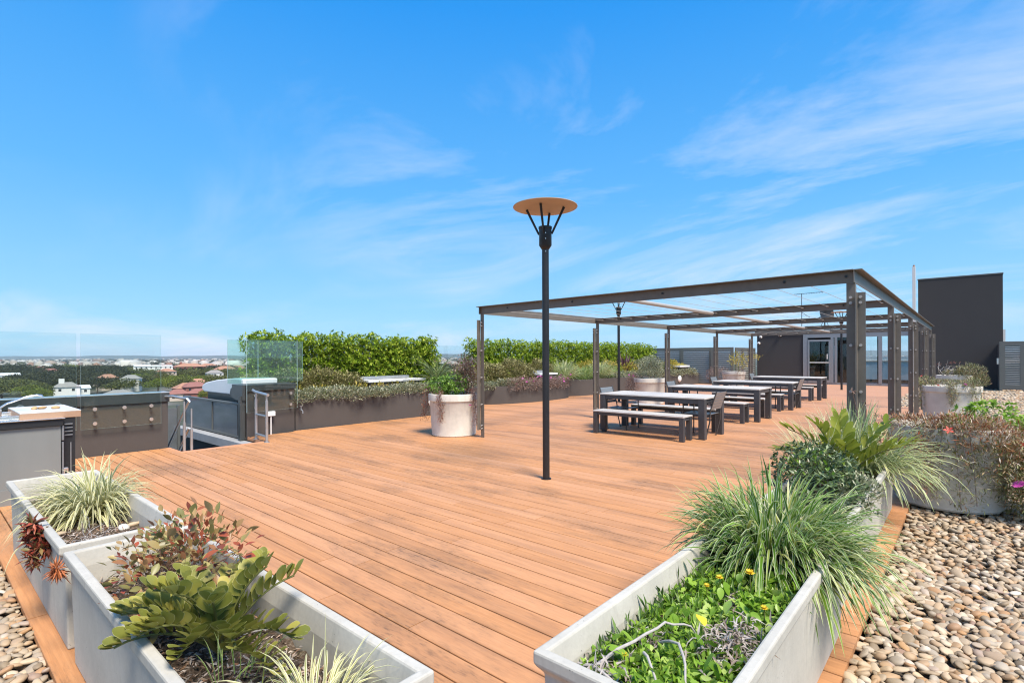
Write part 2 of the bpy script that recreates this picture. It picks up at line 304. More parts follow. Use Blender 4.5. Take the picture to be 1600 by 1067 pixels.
class MB:
    def __init__(s, org=(0, 0, 0)): s.v = []; s.f = []; s.m = []; s.o = Vector(org)
    def add(s, vs, fs, mi=0):
        b = len(s.v); s.v += [tuple(Vector(v)-s.o) for v in vs]; s.f += [tuple(i+b for i in f) for f in fs]; s.m += [mi]*len(fs); return s
    def box(s, x0, x1, y0, y1, z0, z1, mi=0):
        if x0 > x1: x0, x1 = x1, x0
        if y0 > y1: y0, y1 = y1, y0
        if z0 > z1: z0, z1 = z1, z0
        return s.add([(x0, y0, z0), (x1, y0, z0), (x1, y1, z0), (x0, y1, z0), (x0, y0, z1), (x1, y0, z1), (x1, y1, z1), (x0, y1, z1)],
                     [(0, 3, 2, 1), (4, 5, 6, 7), (0, 1, 5, 4), (1, 2, 6, 5), (2, 3, 7, 6), (3, 0, 4, 7)], mi)
    def beam(s, p, q, w, h, up=(0, 0, 1), mi=0):
        p, q = Vector(p), Vector(q); d = (q-p).normalized(); u = Vector(up); r = d.cross(u).normalized(); u = r.cross(d)
        vs = [a + r*(sx*w/2) + u*(sz*h/2) for a in (p, q) for sx, sz in ((-1, -1), (1, -1), (1, 1), (-1, 1))]
        return s.add(vs, [(0, 1, 2, 3), (7, 6, 5, 4), (0, 4, 5, 1), (1, 5, 6, 2), (2, 6, 7, 3), (3, 7, 4, 0)], mi)
    def cyl(s, p, q, r, n=12, r2=None, cap=True, mi=0):
        p, q = Vector(p), Vector(q); d = (q-p).normalized(); a = d.orthogonal().normalized(); b = d.cross(a); r2 = r if r2 is None else r2
        vs = [c + (a*math.cos(2*math.pi*i/n)+b*math.sin(2*math.pi*i/n))*rr for c, rr in ((p, r), (q, r2)) for i in range(n)]
        fs = [(i, (i+1) % n, n+(i+1) % n, n+i) for i in range(n)]
        if cap: fs += [tuple(range(n-1, -1, -1)), tuple(range(n, 2*n))]
        return s.add(vs, fs, mi)
    def tube(s, pts, r, n=10, mi=0):
        pts = [Vector(p) for p in pts]; vs = []; prev = None
        for i, p in enumerate(pts):
            d = (pts[min(i+1, len(pts)-1)]-pts[max(i-1, 0)]).normalized()
            a = d.orthogonal().normalized() if prev is None else (prev-d*prev.dot(d)).normalized(); prev = a; b = d.cross(a)
            rr = r[i] if isinstance(r, (list, tuple)) else r
            vs += [p+(a*math.cos(2*math.pi*k/n)+b*math.sin(2*math.pi*k/n))*rr for k in range(n)]
        fs = [(i*n+k, i*n+(k+1) % n, (i+1)*n+(k+1) % n, (i+1)*n+k) for i in range(len(pts)-1) for k in range(n)]
        fs += [tuple(range(n-1, -1, -1)), tuple(range((len(pts)-1)*n, len(pts)*n))]
        return s.add(vs, fs, mi)
    def lathe(s, c, prof, n=48, mi=0, sx=1, sy=1):
        c = Vector(c); vs = [c+Vector((r*math.cos(2*math.pi*k/n)*sx, r*math.sin(2*math.pi*k/n)*sy, z)) for r, z in prof for k in range(n)]
        fs = [(i*n+k, i*n+(k+1) % n, (i+1)*n+(k+1) % n, (i+1)*n+k) for i in range(len(prof)-1) for k in range(n)]
        return s.add(vs, fs, mi)
    def prism(s, poly, z0, z1, mi=0):
        n = len(poly); vs = [(x, y, z0) for x, y in poly]+[(x, y, z1) for x, y in poly]
        return s.add(vs, [tuple(range(n-1, -1, -1)), tuple(range(n, 2*n))]+[(i, (i+1) % n, n+(i+1) % n, n+i) for i in range(n)], mi)
    def mesh(s, name, mats, smooth=False):
        me = bpy.data.meshes.new(name); me.from_pydata(s.v, [], s.f)
        for m in (mats if isinstance(mats, (list, tuple)) else [mats]): me.materials.append(M[m])
        me.polygons.foreach_set('material_index', s.m)
        if smooth: me.polygons.foreach_set('use_smooth', [True]*len(s.f))
        me.update(); return me
    def build(s, name, mats, parent=None, smooth=False, bevel=0, seg=2, loc=None):
        o = link(name, s.mesh(name, mats, smooth), parent, loc)
        if bevel:
            b = o.modifiers.new('bevel', 'BEVEL'); b.width = bevel; b.segments = seg; b.limit_method = 'ANGLE'; b.angle_limit = R_(35)
        if smooth:
            try:
                o.data.set_sharp_from_angle(angle=R_(38))
            except Exception: pass
        return o
def unit(a): return a/np.maximum(np.linalg.norm(a, axis=-1, keepdims=True), 1e-9)
def leafmesh(name, P, D, L, Wd, mat, fold=.18, up=None, curl=0.):
    """folded diamond/obovate leaves, 4 tris each."""
    n = len(P); D = unit(D); up = np.tile([0, 0, 1.], (n, 1)) if up is None else up
    S = unit(np.cross(D, up)+rng.normal(0, .25, (n, 3))); S = unit(S-D*(S*D).sum(1, keepdims=True)); U = np.cross(S, D)
    L = np.broadcast_to(np.asarray(L, float), (n,))[:, None]; Wd = np.broadcast_to(np.asarray(Wd, float), (n,))[:, None]
    V = np.stack([P, P+D*L*.5-S*Wd*.5+U*Wd*fold, P+D*L*.5, P+D*L*.5+S*Wd*.5+U*Wd*fold, P+D*L-U*L*curl], 1)
    F = np.array([[0, 2, 1], [0, 3, 2], [1, 2, 4], [2, 3, 4]])[None]+(np.arange(n)*5)[:, None, None]
    uv = np.tile(np.array([[.5, 0], [0, .5], [.5, .5], [1, .5], [.5, 1]]), (n, 1))
    return npmesh(name, V.reshape(-1, 3), F.reshape(-1, 3), mat, uv)
def rdir(n, zb=0.): d = rng.normal(0, 1, (n, 3)); d[:, 2] += zb; return unit(d)
def blades(name, base, n, L, w, mat, spread=.05, lean=(.15, 1.2), droop=1.6, seg=7, bias=(0, 0), org=(0, 0, 0), jit=.35):
    """arching strap leaves"""
    base = np.asarray(base, float); az = rng.uniform(0, 2*math.pi, n); rr = spread*np.sqrt(rng.random(n))
    P = np.stack([base[0]+rr*np.cos(az), base[1]+rr*np.sin(az), np.full(n, base[2])], 1)
    el = math.pi/2-rng.uniform(lean[0], lean[1], n)*(.4+.6*rng.random(n)); az2 = az+rng.normal(0, .35, n)
    d = np.stack([np.cos(el)*np.cos(az2)+bias[0], np.cos(el)*np.sin(az2)+bias[1], np.sin(el)], 1); d = unit(d)
    Ls = L*(1-jit+jit*rng.random(n)*1.6); ws = w*rng.uniform(.7, 1.25, n); dr = droop*rng.uniform(.6, 1.4, n)
    side = unit(np.cross(d, [0, 0, 1.])+1e-6); tw = rng.normal(0, .35, n)
    side = unit(side+np.cross(d, side)*tw[:, None]); rows = []; cur = P.copy(); twist = rng.normal(0, .25, (n, 3))
    for i in range(seg+1):
        s = i/seg; wd = ws*(.55+.9*s-1.45*s*s*s)*.5; wd = np.maximum(wd, ws*.02)
        nn = np.cross(side, d)
        rows.append(np.stack([cur-side*wd[:, None], cur-nn*(wd*.35)[:, None], cur+side*wd[:, None]], 1))
        cur = cur+d*(Ls/seg)[:, None]
        d = unit(d+np.array([0, 0, -1.])*(dr/seg*(.55+.75*s))[:, None]+twist/seg*.5); side = unit(side-d*(side*d).sum(1, keepdims=True))
    V = np.stack(rows, 1).reshape(n, -1, 3)-np.asarray(org); k = (seg+1)*3
    f = [[i*3+c, i*3+c+1, i*3+c+4, i*3+c+3] for i in range(seg) for c in range(2)]
    F = np.array(f)[None]+(np.arange(n)*k)[:, None, None]
    uv = np.tile(np.array([[c/2, i/seg] for i in range(seg+1) for c in range(3)]), (n, 1))
    return npmesh(name, V.reshape(-1, 3), F.reshape(-1, 4), mat, uv, smooth=True)
def shell_points(n, sampler, thick):
    return sampler(n, thick)
def ell(n, c, r, inner=.55, zmin=-1.):
    """points in the outer shell of an ellipsoid with lumps"""
    d = rdir(int(n*2.6)); d = d[d[:, 2] > zmin][:n]; lump = 1+.12*np.sin(d[:, 0]*7+c[0]*3)*np.cos(d[:, 1]*6+c[1])+.10*np.sin(d[:, 2]*9+d[:, 0]*5)
    k = (inner+(1-inner)*rng.random(len(d))**.6)*lump
    return np.asarray(c)+d*k[:, None]*np.asarray(r), d
# ================================================================== GROUND, FAR LAND
GZ = -20.0
m, t = newmat('land'); v = pos(t); n = noise(t, v, .012, 6, .65); n_b = noise(t, v, .0022, 4)
c = ramp(t, n, [(.35, (.03, .045, .018)), (.55, (.05, .06, .03)), (.63, (.15, .14, .12)), (.7, (.07, .08, .04))])
out(t, prin(t, c, .95)); M['land'] = m
setp(MB().box(-12000, 12000, -12000, 12000, GZ-1, GZ).build('ground', 'land'), kind='structure')
def dirpt(px, D, z=0.):                 # px: horizontal bearing in the 1600 px wide frame, D metres along the optical axis
    a = (px-800)/822; s, c_ = math.sin(R_(41)), math.cos(R_(41))
    return Vector((-s*D+c_*a*D, c_*D+s*a*D, z))
simple('hill', (.045, .06, .04), .95, 0, .3, .01)
hv = []; hf = []
for i in range(241):
    px = -700+i*10.; e = math.sin(px*.011)*9+math.sin(px*.037+1)*5+math.sin(px*.093)*3
    e += 34*math.exp(-((px-1380)/210)**2)+16*math.exp(-((px-330)/55)**2)*.4
    for D, h in ((7600, GZ), (7900, 6+e*.6), (8200, 20+e), (8900, GZ)):
        p = dirpt(px, D); hv.append((p.x, p.y, h))
for i in range(240):
    for k in range(3): hf.append((i*4+k, i*4+4+k, i*4+5+k, i*4+1+k))
setp(MB().add(hv, hf).build('hills', 'hill', smooth=True), kind='structure')
# far town mass
m, t = newmat('far_building'); r = rnd(t)
c = ramp(t, r, [(0, (.46, .43, .38)), (.2, (.26, .24, .21)), (.38, (.56, .53, .48)), (.5, (.16, .15, .14)), (.66, (.27, .14, .09)), (.8, (.34, .31, .27)), (.92, (.40, .36, .31)), (1, (.68, .66, .62))])
geo = N(t, 'ShaderNodeNewGeometry'); sN = N(t, 'ShaderNodeSeparateXYZ'); t.links.new(geo.outputs['Normal'], sN.inputs[0])
out(t, prin(t, c, .8)); M['far_building'] = m
def inst(base, faces, P, S, rot):       # numpy instancing: base (k,3), P (n,3), S (n,3), rot (n,)
    n = len(P); B = base[None]*S[:, None]; ca, sa = np.cos(rot)[:, None], np.sin(rot)[:, None]
    X = B[..., 0]*ca-B[..., 1]*sa; Y = B[..., 0]*sa+B[..., 1]*ca
    V = np.stack([X, Y, B[..., 2]], -1)+P[:, None]; F = faces[None]+(np.arange(n)*len(base))[:, None, None]
    return V.reshape(-1, 3), F.reshape(-1, faces.shape[1])
bb = np.array([(x, y, z) for z in (0, 1) for x, y in ((-.5, -.5), (.5, -.5), (.5, .5), (-.5, .5))]+[(-.40, 0, 1.24), (.40, 0, 1.24)], float)
bf = np.array([(0, 1, 5, 4), (1, 2, 6, 5), (2, 3, 7, 6), (3, 0, 4, 7), (4, 5, 9, 8), (6, 7, 8, 9), (5, 6, 9, 9), (7, 4, 8, 8)])
n = 6500; u = rng.random(n); D = 1/(1/820*(1-u)+1/7000*u); pxs = rng.uniform(-250, 1900, n); sel = (pxs < 760) | (pxs > 1250); pxs = pxs[sel]; D = D[sel]; n = len(D)
a = (pxs-800)/822; s_, c_ = math.sin(R_(41)), math.cos(R_(41))
P = np.stack([-s_*D+c_*a*D, c_*D+s_*a*D, np.full(n, GZ)], 1)
S = np.stack([rng.uniform(7, 14, n)*(1+D/9000), rng.uniform(7, 12, n)*(1+D/9000), rng.uniform(3, 6.0, n)*(1+rng.random(n)**8*1.6)], 1)
big = rng.random(n) < .12; S[big, 0] *= 2.0; S[big, 1] *= 1.4
V, F = inst(bb, bf, P, S, rng.uniform(0, 3.14, n))
setp(link('town_buildings', npmesh('town_buildings', V, F, 'far_building')), 'pale roofs and walls of the far suburbs spreading to the horizon', 'buildings', kind='stuff')
# far trees: clumps of large leaf faces
def crowndata(nl, size, lobes=7):
    Ps = []; cs = []
    for k in range(lobes):
        an = 2.4*k; rr = .5*math.sqrt(k/lobes); c0 = np.array([rr*math.cos(an), rr*math.sin(an), .60+.20*rng.random()-.22*rr]); r0 = rng.uniform(.26, .40)
        p, d = ell(nl//lobes, c0, (r0, r0, r0*.72), .7, -.6); Ps.append(p)
    P = np.concatenate(Ps); D = rdir(len(P), .4); Q = rdir(len(P)); A = unit(np.cross(D, Q)); B = np.cross(D, A)
    s = size*rng.uniform(.6, 1.3, len(P))[:, None]
    V = np.stack([P-A*s, P+B*s*.7, P+A*s, P-B*s*.7], 1).reshape(-1, 3); F = np.arange(len(P)*4).reshape(-1, 4); return V, F
cv, cf = crowndata(110, .12, 5)
for mname, k, dmin, dmax, nm in (('tree_dark', 3600, 620, 6500, 'dark'), ('tree_mid', 1500, 520, 5200, 'mid green')):
    u = rng.random(k); D = 1/(1/dmin*(1-u)+1/dmax*u); pxs = rng.uniform(-250, 1900, k); sel = (pxs < 760) | (pxs > 1250); D = D[sel]; pxs = pxs[sel]; k = len(D)
    a = (pxs-800)/822; P = np.stack([-s_*D+c_*a*D, c_*D+s_*a*D, np.full(k, GZ-1.)], 1); sc = rng.uniform(10, 17, k); S = np.stack([sc*1.15, sc*1.15, sc*.68], 1)
    V, F = inst(cv, cf, P, S, rng.uniform(0, 6.28, k))
    setp(link('woodland', npmesh('woodland', V, F, mname)), nm+' trees merging into one mass across the far suburbs', 'trees', kind='stuff')
# nearer trees, one object each
def tree_proto(matn, h=13., w=16.):
    r = thing('suburban_tree', 'x', 'tree'); V, F = crowndata(2600, .030, 9)
    V[:, 2] -= .16; V = V*np.array([w, w, h*1.15]); link('crown', npmesh('crown', V, F, matn), r)
    tb = MB().tube([(0, 0, 0), (.2, .1, h*.25), (0, 0, h*.5)], [.45, .35, .2], 7)
    for k in range(4): tb.tube([(0, 0, h*.28), (w*.18*math.cos(k*1.6), w*.18*math.sin(k*1.6), h*.55)], [.2, .08], 5)
    tb.build('trunk', 'bark', r); return r
protos = {k: tree_proto(k, h, w) for k, h, w in (('tree_dark', 13, 18), ('tree_mid', 11, 14), ('tree_bright', 10, 12), ('tree_brown', 9, 9))}
used_t = set()
tlab = {'tree_dark': ('dark green spreading tree in the belt beyond the parapet', 'dark trees beyond the parapet'),
        'tree_mid': ('mid green rounded tree among the houses beyond the parapet', 'mid green trees among the houses'),
        'tree_bright': ('bright yellow green tree among the houses beyond the parapet', 'bright green trees among the houses'),
        'tree_brown': ('sparse brownish tree among the houses beyond the parapet', 'brownish trees among the houses')}
tree_spots = []
def band(k, matn, px0, px1, D0, D1, s0, s1, lab, grp):
    for i in range(k):
        tree_spots.append((matn, px0+(px1-px0)*(i+rng.random())/k, rng.uniform(D0, D1), rng.uniform(s0, s1), lab, grp))
band(24, 'tree_dark', -30, 185, 430, 560, .8, 1.2, 'broad dark tree in the thick belt behind the grey tiled white house', 'dark tree belt behind the white house')
band(16, 'tree_dark', 20, 210, 310, 430, .75, 1.0, 'near dark tree standing just behind the white house seen over the parapet', 'near dark trees round the white house')
band(18, 'tree_dark', -20, 380, 580, 760, .8, 1.1, 'distant dark tree in front of the pale suburb roofs', 'distant dark trees before the suburb roofs')
band(7, 'tree_mid', -20, 60, 250, 320, .8, 1.05, 'close mid green tree low over the parapet behind the sink', 'close green trees over the parapet')
band(15, 'tree_mid', 125, 390, 420, 560, .8, 1.1, 'olive green tree in the second row behind the glass panels', 'second row of olive green trees')
band(16, 'tree_mid', 150, 390, 310, 430, .7, 1.0, 'olive green tree in the front row near the red roofed houses', 'front row of olive green trees')
band(8, 'tree_bright', 195, 310, 320, 430, .85, 1.1, 'bright green rounded tree left of the red roofed houses', 'bright trees beside the red roofed houses')
tree_spots += [('tree_bright', 110, 640, 1.5, 'large pale yellow green tree alone in the dark belt', None), ('tree_bright', 45, 262, .8, 'bright green treetop showing nearest over the parapet by the tap', None), ('tree_bright', 60, 258, .7, 'small bright treetop with a reddish neighbour over the parapet', None), ('tree_bright', 322, 262, .55, 'small bright green bush under the silver awning roof', None)]
band(9, 'tree_brown', 90, 385, 400, 560, .8, 1.1, 'sparse brownish tree among the olive green ones', 'brownish trees among the green')
band(6, 'tree_mid', 1290, 1450, 500, 800, .9, 1.2, 'green treetop seen through the glazed lobby', 'treetops seen through the lobby')
band(4, 'tree_dark', 690, 740, 500, 800, .9, 1.2, 'dark tree seen through the gap between the hedges', 'trees in the hedge gap')
tbl = {}
for c_o in bpy.data.objects:
    if c_o.parent: tbl.setdefault(c_o.parent, []).append(c_o)
for mn, px, D, s, lb_, gp_ in tree_spots:
    o = protos[mn] if mn not in used_t else copy_tree(protos[mn], None, tbl)
    used_t.add(mn); o.location = dirpt(px, D, GZ); o.scale = (s, s, s*rng.uniform(.9, 1.1)); o.rotation_euler = (0, 0, rng.uniform(0, 6.28)); o['label'] = lb_
    if gp_: o['group'] = gp_
    elif 'group' in o: del o['group']
# houses beyond the parapet
simple('roof_terracotta', (.36, .19, .12), .8, 0, .2, .8, scale=(1, 1, 1)); simple('roof_red', (.26, .115, .09), .8, 0, .2, .8)
simple('roof_grey', (.26, .25, .23), .8, 0, .2, .8); simple('roof_bluegrey', (.30, .38, .40), .6, 0, .1, .3); simple('roof_white', (.74, .74, .72), .5, 0, .05, .3)
simple('house_white', (.72, .71, .67), .8, 0, .05, .5); simple('house_brick', (.26, .10, .075), .85, 0, .2, 2.); simple('house_pale', (.52, .44, .36), .85, 0, .1, .5); simple('window_dark', (.03, .035, .04), .2)
def house(px, D, w, d, h, rh, wallm, roofm, label, rot=0., gable=False, tower=False, lift=0.):
    p = dirpt(px, D, GZ+lift); r = thing('house', label, 'house', p, R_(41)-math.atan((px-800)/822)+rot)
    MB().box(-w/2, w/2, -d/2, d/2, 0, h).build('wall', wallm, r)
    e = .5; k = .02 if gable else .30
    MB().add([(-w/2-e, -d/2-e, h), (w/2+e, -d/2-e, h), (w/2+e, d/2+e, h), (-w/2-e, d/2+e, h), (-w*(.5-k), 0, h+rh), (w*(.5-k), 0, h+rh)],
             [(0, 3, 2, 1), (0, 1, 5, 4), (2, 3, 4, 5), (1, 2, 5), (3, 0, 4)]).build('roof', roofm, r)
    for i in range(max(2, int(w/4))):
        x = -w/2+(i+.5)*w/max(2, int(w/4)); MB().box(x-.6, x+.6, -d/2-.06, -d/2+.05, h-2.1, h-.8).build('window', 'window_dark', r)
    if tower: MB().box(-w*.3, -w*.3+2.4, -1.2, 1.2, h, h+rh+1.8).build('chimney', wallm, r)
    return r
house(104, 285, 11, 9, 3.2+2.5, 2.6, 'house_white', 'roof_grey', 'white house with grey tiled hip roof just above the parapet', tower=True)
house(126, 290, 8, 8, 4.8, 1.6, 'house_white', 'roof_white', 'low white flat fronted house beside the grey tiled one', gable=True)
house(26, 380, 18, 10, 5.0, 2.4, 'house_pale', 'roof_bluegrey', 'long house with blue grey roof in front of the white shed', .1)
house(12, 420, 15, 12, 7.5, 2.0, 'roof_white', 'roof_white', 'white roofed shed behind the blue grey roof', 0, True)
house(293, 300, 13, 9, 4.0, 3.0, 'house_brick', 'roof_terracotta', 'brick house with orange tiled roof behind the stair screen', .3)
house(278, 262, 9, 8, 3.4, 2.2, 'house_pale', 'roof_red', 'small house with faded red hip roof nearest the stair opening', .1)
house(315, 265, 14, 9, 3.6, 2.2, 'house_brick', 'roof_red', 'red roofed brick house beside the silver awning', -.1)
house(304, 300, 13, 9, 4.8, 2.6, 'house_brick', 'roof_red', 'red roofed house in the row behind the stair screen', .4)
house(310, 335, 11, 9, 4.5, 3.4, 'house_pale', 'roof_terracotta', 'orange roofed house standing furthest back in its row', .1)
house(296, 640, 34, 14, 10, 4, 'house_brick', 'roof_terracotta', 'long brick building with square tower and terracotta roof', .2, tower=True)
house(325, 700, 22, 16, 10, 3, 'house_white', 'roof_terracotta', 'white walled hall beside the brick tower', 0)
house(352, 560, 22, 14, 8, 4, 'house_pale', 'roof_terracotta', 'pale house with orange roof among far trees', .3)
house(372, 600, 16, 14, 8, 4, 'house_pale', 'roof_terracotta', 'orange roofed house seen beside the glass panel', -.3)
house(240, 560, 34, 14, 12, 1, 'house_white', 'roof_white', 'long low white building behind the bright green trees', 0, True)
house(222, 600, 16, 14, 12.5, 1, 'house_white', 'roof_white', 'square white building at the end of the long low one', 0, True)
house(186, 262, 12, 8, 3.6, 1.8, 'house_pale', 'roof_grey', 'grey roofed house barely showing over the parapet', 0)
house(150, 400, 9, 8, 5, 2, 'house_white', 'roof_grey', 'pale house with grey roof among the dark trees', .5)
house(64, 640, 14, 9, 8, 3, 'house_pale', 'roof_red', 'dull red roofed house in the dark tree belt', .5)
house(168, 345, 10, 8, 8.0, 2.6, 'house_pale', 'roof_terracotta', 'orange roofed house half hidden behind the first glass panel', .4)
house(205, 335, 10, 8, 8.0, 2.4, 'house_white', 'roof_grey', 'grey roofed white house half hidden by trees behind the second glass panel', -.2)
house(78, 470, 12, 9, 9.5, 2.4, 'house_white', 'roof_red', 'white house with dull red roof deep in the dark trees', .2)
house(260, 460, 12, 9, 9.0, 2.6, 'house_pale', 'roof_terracotta', 'pale house with orange roof behind the bright green trees', .6)
house(335, 430, 12, 9, 8.5, 2.4, 'house_white', 'roof_grey', 'grey roofed house just above the silver awning roof', .1)
house(1331, 230, 9, 9, 19.4, .1, 'house_white', 'roof_white', 'square white tower block seen through the glazed lobby', 0, True)

# ================================================================== BUILDING BODY
sl = MB()
sl.box(-13.8, 6, -8, 2.95, -20, -.10).box(-9.6, 6, 2.95, 4.2, -20, -.10).box(-13.8, 6, 4.2, 44, -20, -.10).box(-13.8, -9.6, 2.95, 4.2, -20, -2.3)
setp(sl.build('roof_slab', 'joist_dark'), kind='structure')
# ---------------- timber deck, board by board
deck = setp(MB().box(-13.3, -.47, .47, 2.92, -.099, -.050).box(-9.58, -.47, 2.92, 4.2, -.099, -.050).box(-13.3, -.47, 4.2, 19.0, -.099, -.050)
            .box(-13.3, -1.8, 19.0, 30.9, -.099, -.050).build('deck', 'joist_dark'), kind='structure')
PITCH = .153; GAP = .009
def board_mesh(nm):
    w = PITCH-GAP; ch = .003; prof = [(0, -.034), (w, -.034), (w, -ch), (w-ch, 0), (ch, 0), (0, -ch)]
    vs = [(x, y, z) for x in (0, 1) for y, z in prof]; k = 6
    fs = [tuple(range(k-1, -1, -1)), tuple(range(k, 2*k))]+[(i, (i+1) % k, k+(i+1) % k, k+i) for i in range(k)]
    return vs, [tuple(reversed(f)) for f in fs]
bv, bfc = board_mesh('board')
bm_ = MB().add(bv, bfc).mesh('board', 'deck_board'); rest = MB(); nb = 0
row = 0; y = 1.677-PITCH*8+GAP/2; jr = random.Random(5)
pieces = []
while y < 30.8:
    yc = y+PITCH/2
    x0 = -10.16 if yc < 2.9 else (-9.46 if yc < 4.22 else (-10.36 if yc < 5.2 else (-10.47 if yc < 9.6 else -11.8)))
    x1 = -.456 if yc < 19 else -1.8
    x = x0; L = jr.uniform(.6, 3.6)
    while x < x1-.01:
        e = min(x+L, x1)
        if x1-e < .5: e = x1
        pieces.append((x, e, y)); x = e+.0045; L = jr.choice((2.4, 3.6, 3.6, 3.0, 1.8))*jr.uniform(.93, 1.0)
    y += PITCH; row += 1
pieces.sort(key=lambda q: q[2])
for i, (x, e, y) in enumerate(pieces):
    if i < 300:
        o = link('board', bm_, deck, (x, y, jr.uniform(-.0008, .0008))); o.scale = (e-x-.0015, 1, 1)
    else:
        rest.add([(x+vx*(e-x-.0015), y+vy, vz) for vx, vy, vz in bv], bfc)
setp(rest.build('far_boards', 'deck_board', deck), kind='stuff')
MB().box(-9.60, -9.463, 2.90, 4.22, -.03, .001).build('edge_board', 'deck_trim', deck, bevel=.003)
MB().box(-10.16, -9.463, 2.86, 2.90, -.10, .002).build('edge_board', 'deck_trim', deck)
MB().box(-10.36, -9.463, 4.222, 4.245, -.10, .0015).build('edge_board', 'deck_trim', deck)
# ---------------- pebble beds
def ico(sub):
    import bmesh
    b = bmesh.new(); bmesh.ops.create_icosphere(b, subdivisions=sub, radius=1); b.verts.ensure_lookup_table()
    V = np.array([v.co[:] for v in b.verts]); F = np.array([[v.index for v in f.verts] for f in b.faces]); b.free(); return V, F
IV2, IF2 = ico(2); IV1, IF1 = ico(1)
def stone_var(V, k):
    a, b, c = rng.normal(0, 1, (3, 3)); return V*(1+.13*np.sin(V@a*1.7+k)+.09*np.sin(V@b*2.6)+.0)[:, None]
def rotm(n, tilt):
    az = rng.uniform(0, 6.283, n); tx = rng.normal(0, tilt, n); ty = rng.normal(0, tilt, n)
    def Rm(a, i, j):
        m = np.tile(np.eye(3), (n, 1, 1)); m[:, i, i] = np.cos(a); m[:, j, j] = np.cos(a); m[:, i, j] = -np.sin(a); m[:, j, i] = np.sin(a); return m
    return Rm(az, 0, 1)@Rm(tx, 1, 2)@Rm(ty, 0, 2)
def stones(P, sc, V, F, tilt=.35):
    n = len(P); Rr = rotm(n, tilt); vs = [stone_var(V, k) for k in range(8)]; VV = np.stack(vs)[rng.integers(0, 8, n)]
    S = np.stack([rng.uniform(.8, 1.35, n), rng.uniform(.62, .9, n), rng.uniform(.26, .55, n)], 1)*sc[:, None]
    Q = np.einsum('nij,nkj->nki', Rr, VV*S[:, None])+P[:, None]
    return Q.reshape(-1, 3), (F[None]+(np.arange(n)*len(V))[:, None, None]).reshape(-1, F.shape[1])
def grid(x0, x1, y0, y1, s):
    X, Y = np.meshgrid(np.arange(x0, x1, s), np.arange(y0, y1, s)); P = np.stack([X.ravel(), Y.ravel()], 1); return P+rng.uniform(-.42, .42, P.shape)*s
def bed(label, x0, x1, y0, y1, near_fn, kn, segs):
    b = setp(MB().box(x0, x1, y0, y1, -.099, -.055).build('pebble_bed', 'gravel_base'), kind='structure')
    for (a0, a1, b0, b1, sp, r0, VV, FF, first) in segs:
        P2 = grid(a0, a1, b0, b1, sp); n = len(P2); sc = rng.uniform(.75, 1.3, n)*r0; P = np.column_stack([P2, -.05+rng.uniform(0, .034, n)])
        if first:
            order = np.argsort(near_fn(P)); idx = order[:kn]; keep = order[kn:]
            prot = [npmesh('pebble', *stones(np.zeros((1, 3)), np.ones(1), VV, FF, .25), 'pebble', smooth=True) for _ in range(14)]
            for j, i in enumerate(idx):
                o = link('pebble', prot[j % 14], b, P[i]+np.array([0, 0, .006])); o.scale = (sc[i],)*3; o.rotation_euler = (rng.normal(0, .2), rng.normal(0, .2), rng.uniform(0, 6.28))
            P = P[keep]; sc = sc[keep]
        V, F = stones(P, sc, VV, FF); setp(link('far_pebbles' if not first else 'small_pebbles', npmesh('pebbles', V, F, 'pebble', smooth=True), b), kind='stuff')
    return b
cxy = np.array([0., 0.])
def nearR(P):   # the stones that show largest: close and inside the view
    D = -.656*P[:, 0]+.7547*P[:, 1]; Rr = .7547*P[:, 0]+.656*P[:, 1]; a = Rr/np.maximum(D, .1); py = (1.52)/np.maximum(D, .1)
    bad = (np.abs(a) > .985) | (py > .63) | (D < .5); return D+bad*100
bed('r', -.445, 5, 1.2, 30.9, nearR, 300, [(-.43, 1.15, 1.9, 5.0, .041, .0305, IV2, IF2, True), (-.43, 1.5, 5.0, 9.5, .045, .033, IV1, IF1, False), (1.15, 2.6, 1.9, 9.5, .062, .043, IV1, IF1, False),
     (-.43, 2.2, 9.5, 17, .066, .046, IV1, IF1, False), (-1.78, 3.2, 19, 30.8, .10, .066, IV1, IF1, False), (-.43, 2.6, 17, 19, .075, .052, IV1, IF1, False)])
bed('l', -11, -1, -3, .455, nearR, 150, [(-7.4, -2.2, -.55, .44, .041, .0305, IV2, IF2, True)])
bed('p', -1.78, -.47, 19.0, 30.9, nearR, 0, []) if False else None
# ================================================================== PARAPETS, GLASS, STAIR OPENING
def pane(name, x, y0, y1, z0, z1, parent, mat='glass', th=.012, axis='x'):
    """glass sheet: faces clear, cut edges pale green"""
    mb = MB(parent.location if parent else (0, 0, 0))
    if axis == 'x': mb.box(x-th/2, x+th/2, y0, y1, z0, z1); big_f = (3, 5)
    else: mb.box(y0, y1, x-th/2, x+th/2, z0, z1); big_f = (2, 4)
    for i in range(6):
        if i not in big_f: mb.m[i] = 1
    o = mb.build(name, [mat, 'glass_edge'], parent); return o
def standoff(p, nx, parent, r=.028):
    mb = MB(parent.location); q = Vector(p); mb.cyl(q, q+Vector((nx*.05, 0, 0)), r*.6, 12); mb.cyl(q+Vector((nx*.05, 0, 0)), q+Vector((nx*.064, 0, 0)), r, 16)
    return mb.build('fixing_button', 'steel_bright', parent)
w = thing('parapet_wall', 'low grey rendered wall with dark metal capping behind the barbecue bench', 'parapet wall', (-10.3, 1, 0))
mb = MB(w.location); mb.box(-10.42, -10.18, -3, 2.88, -.099, .80); mb.build('wall', 'render_wall', w)
for a_, b_ in ((-3, 1.675), (1.679, 2.90)):
    mb = MB(w.location); mb.box(-10.44, -10.155, a_, b_, .775, .925); mb.build('capping', 'capping', w, bevel=.006)
    mb = MB(w.location); mb.box(-10.45, -10.15, a_, b_, .927, .938); mb.build('capping_flashing', 'capping_top', w)
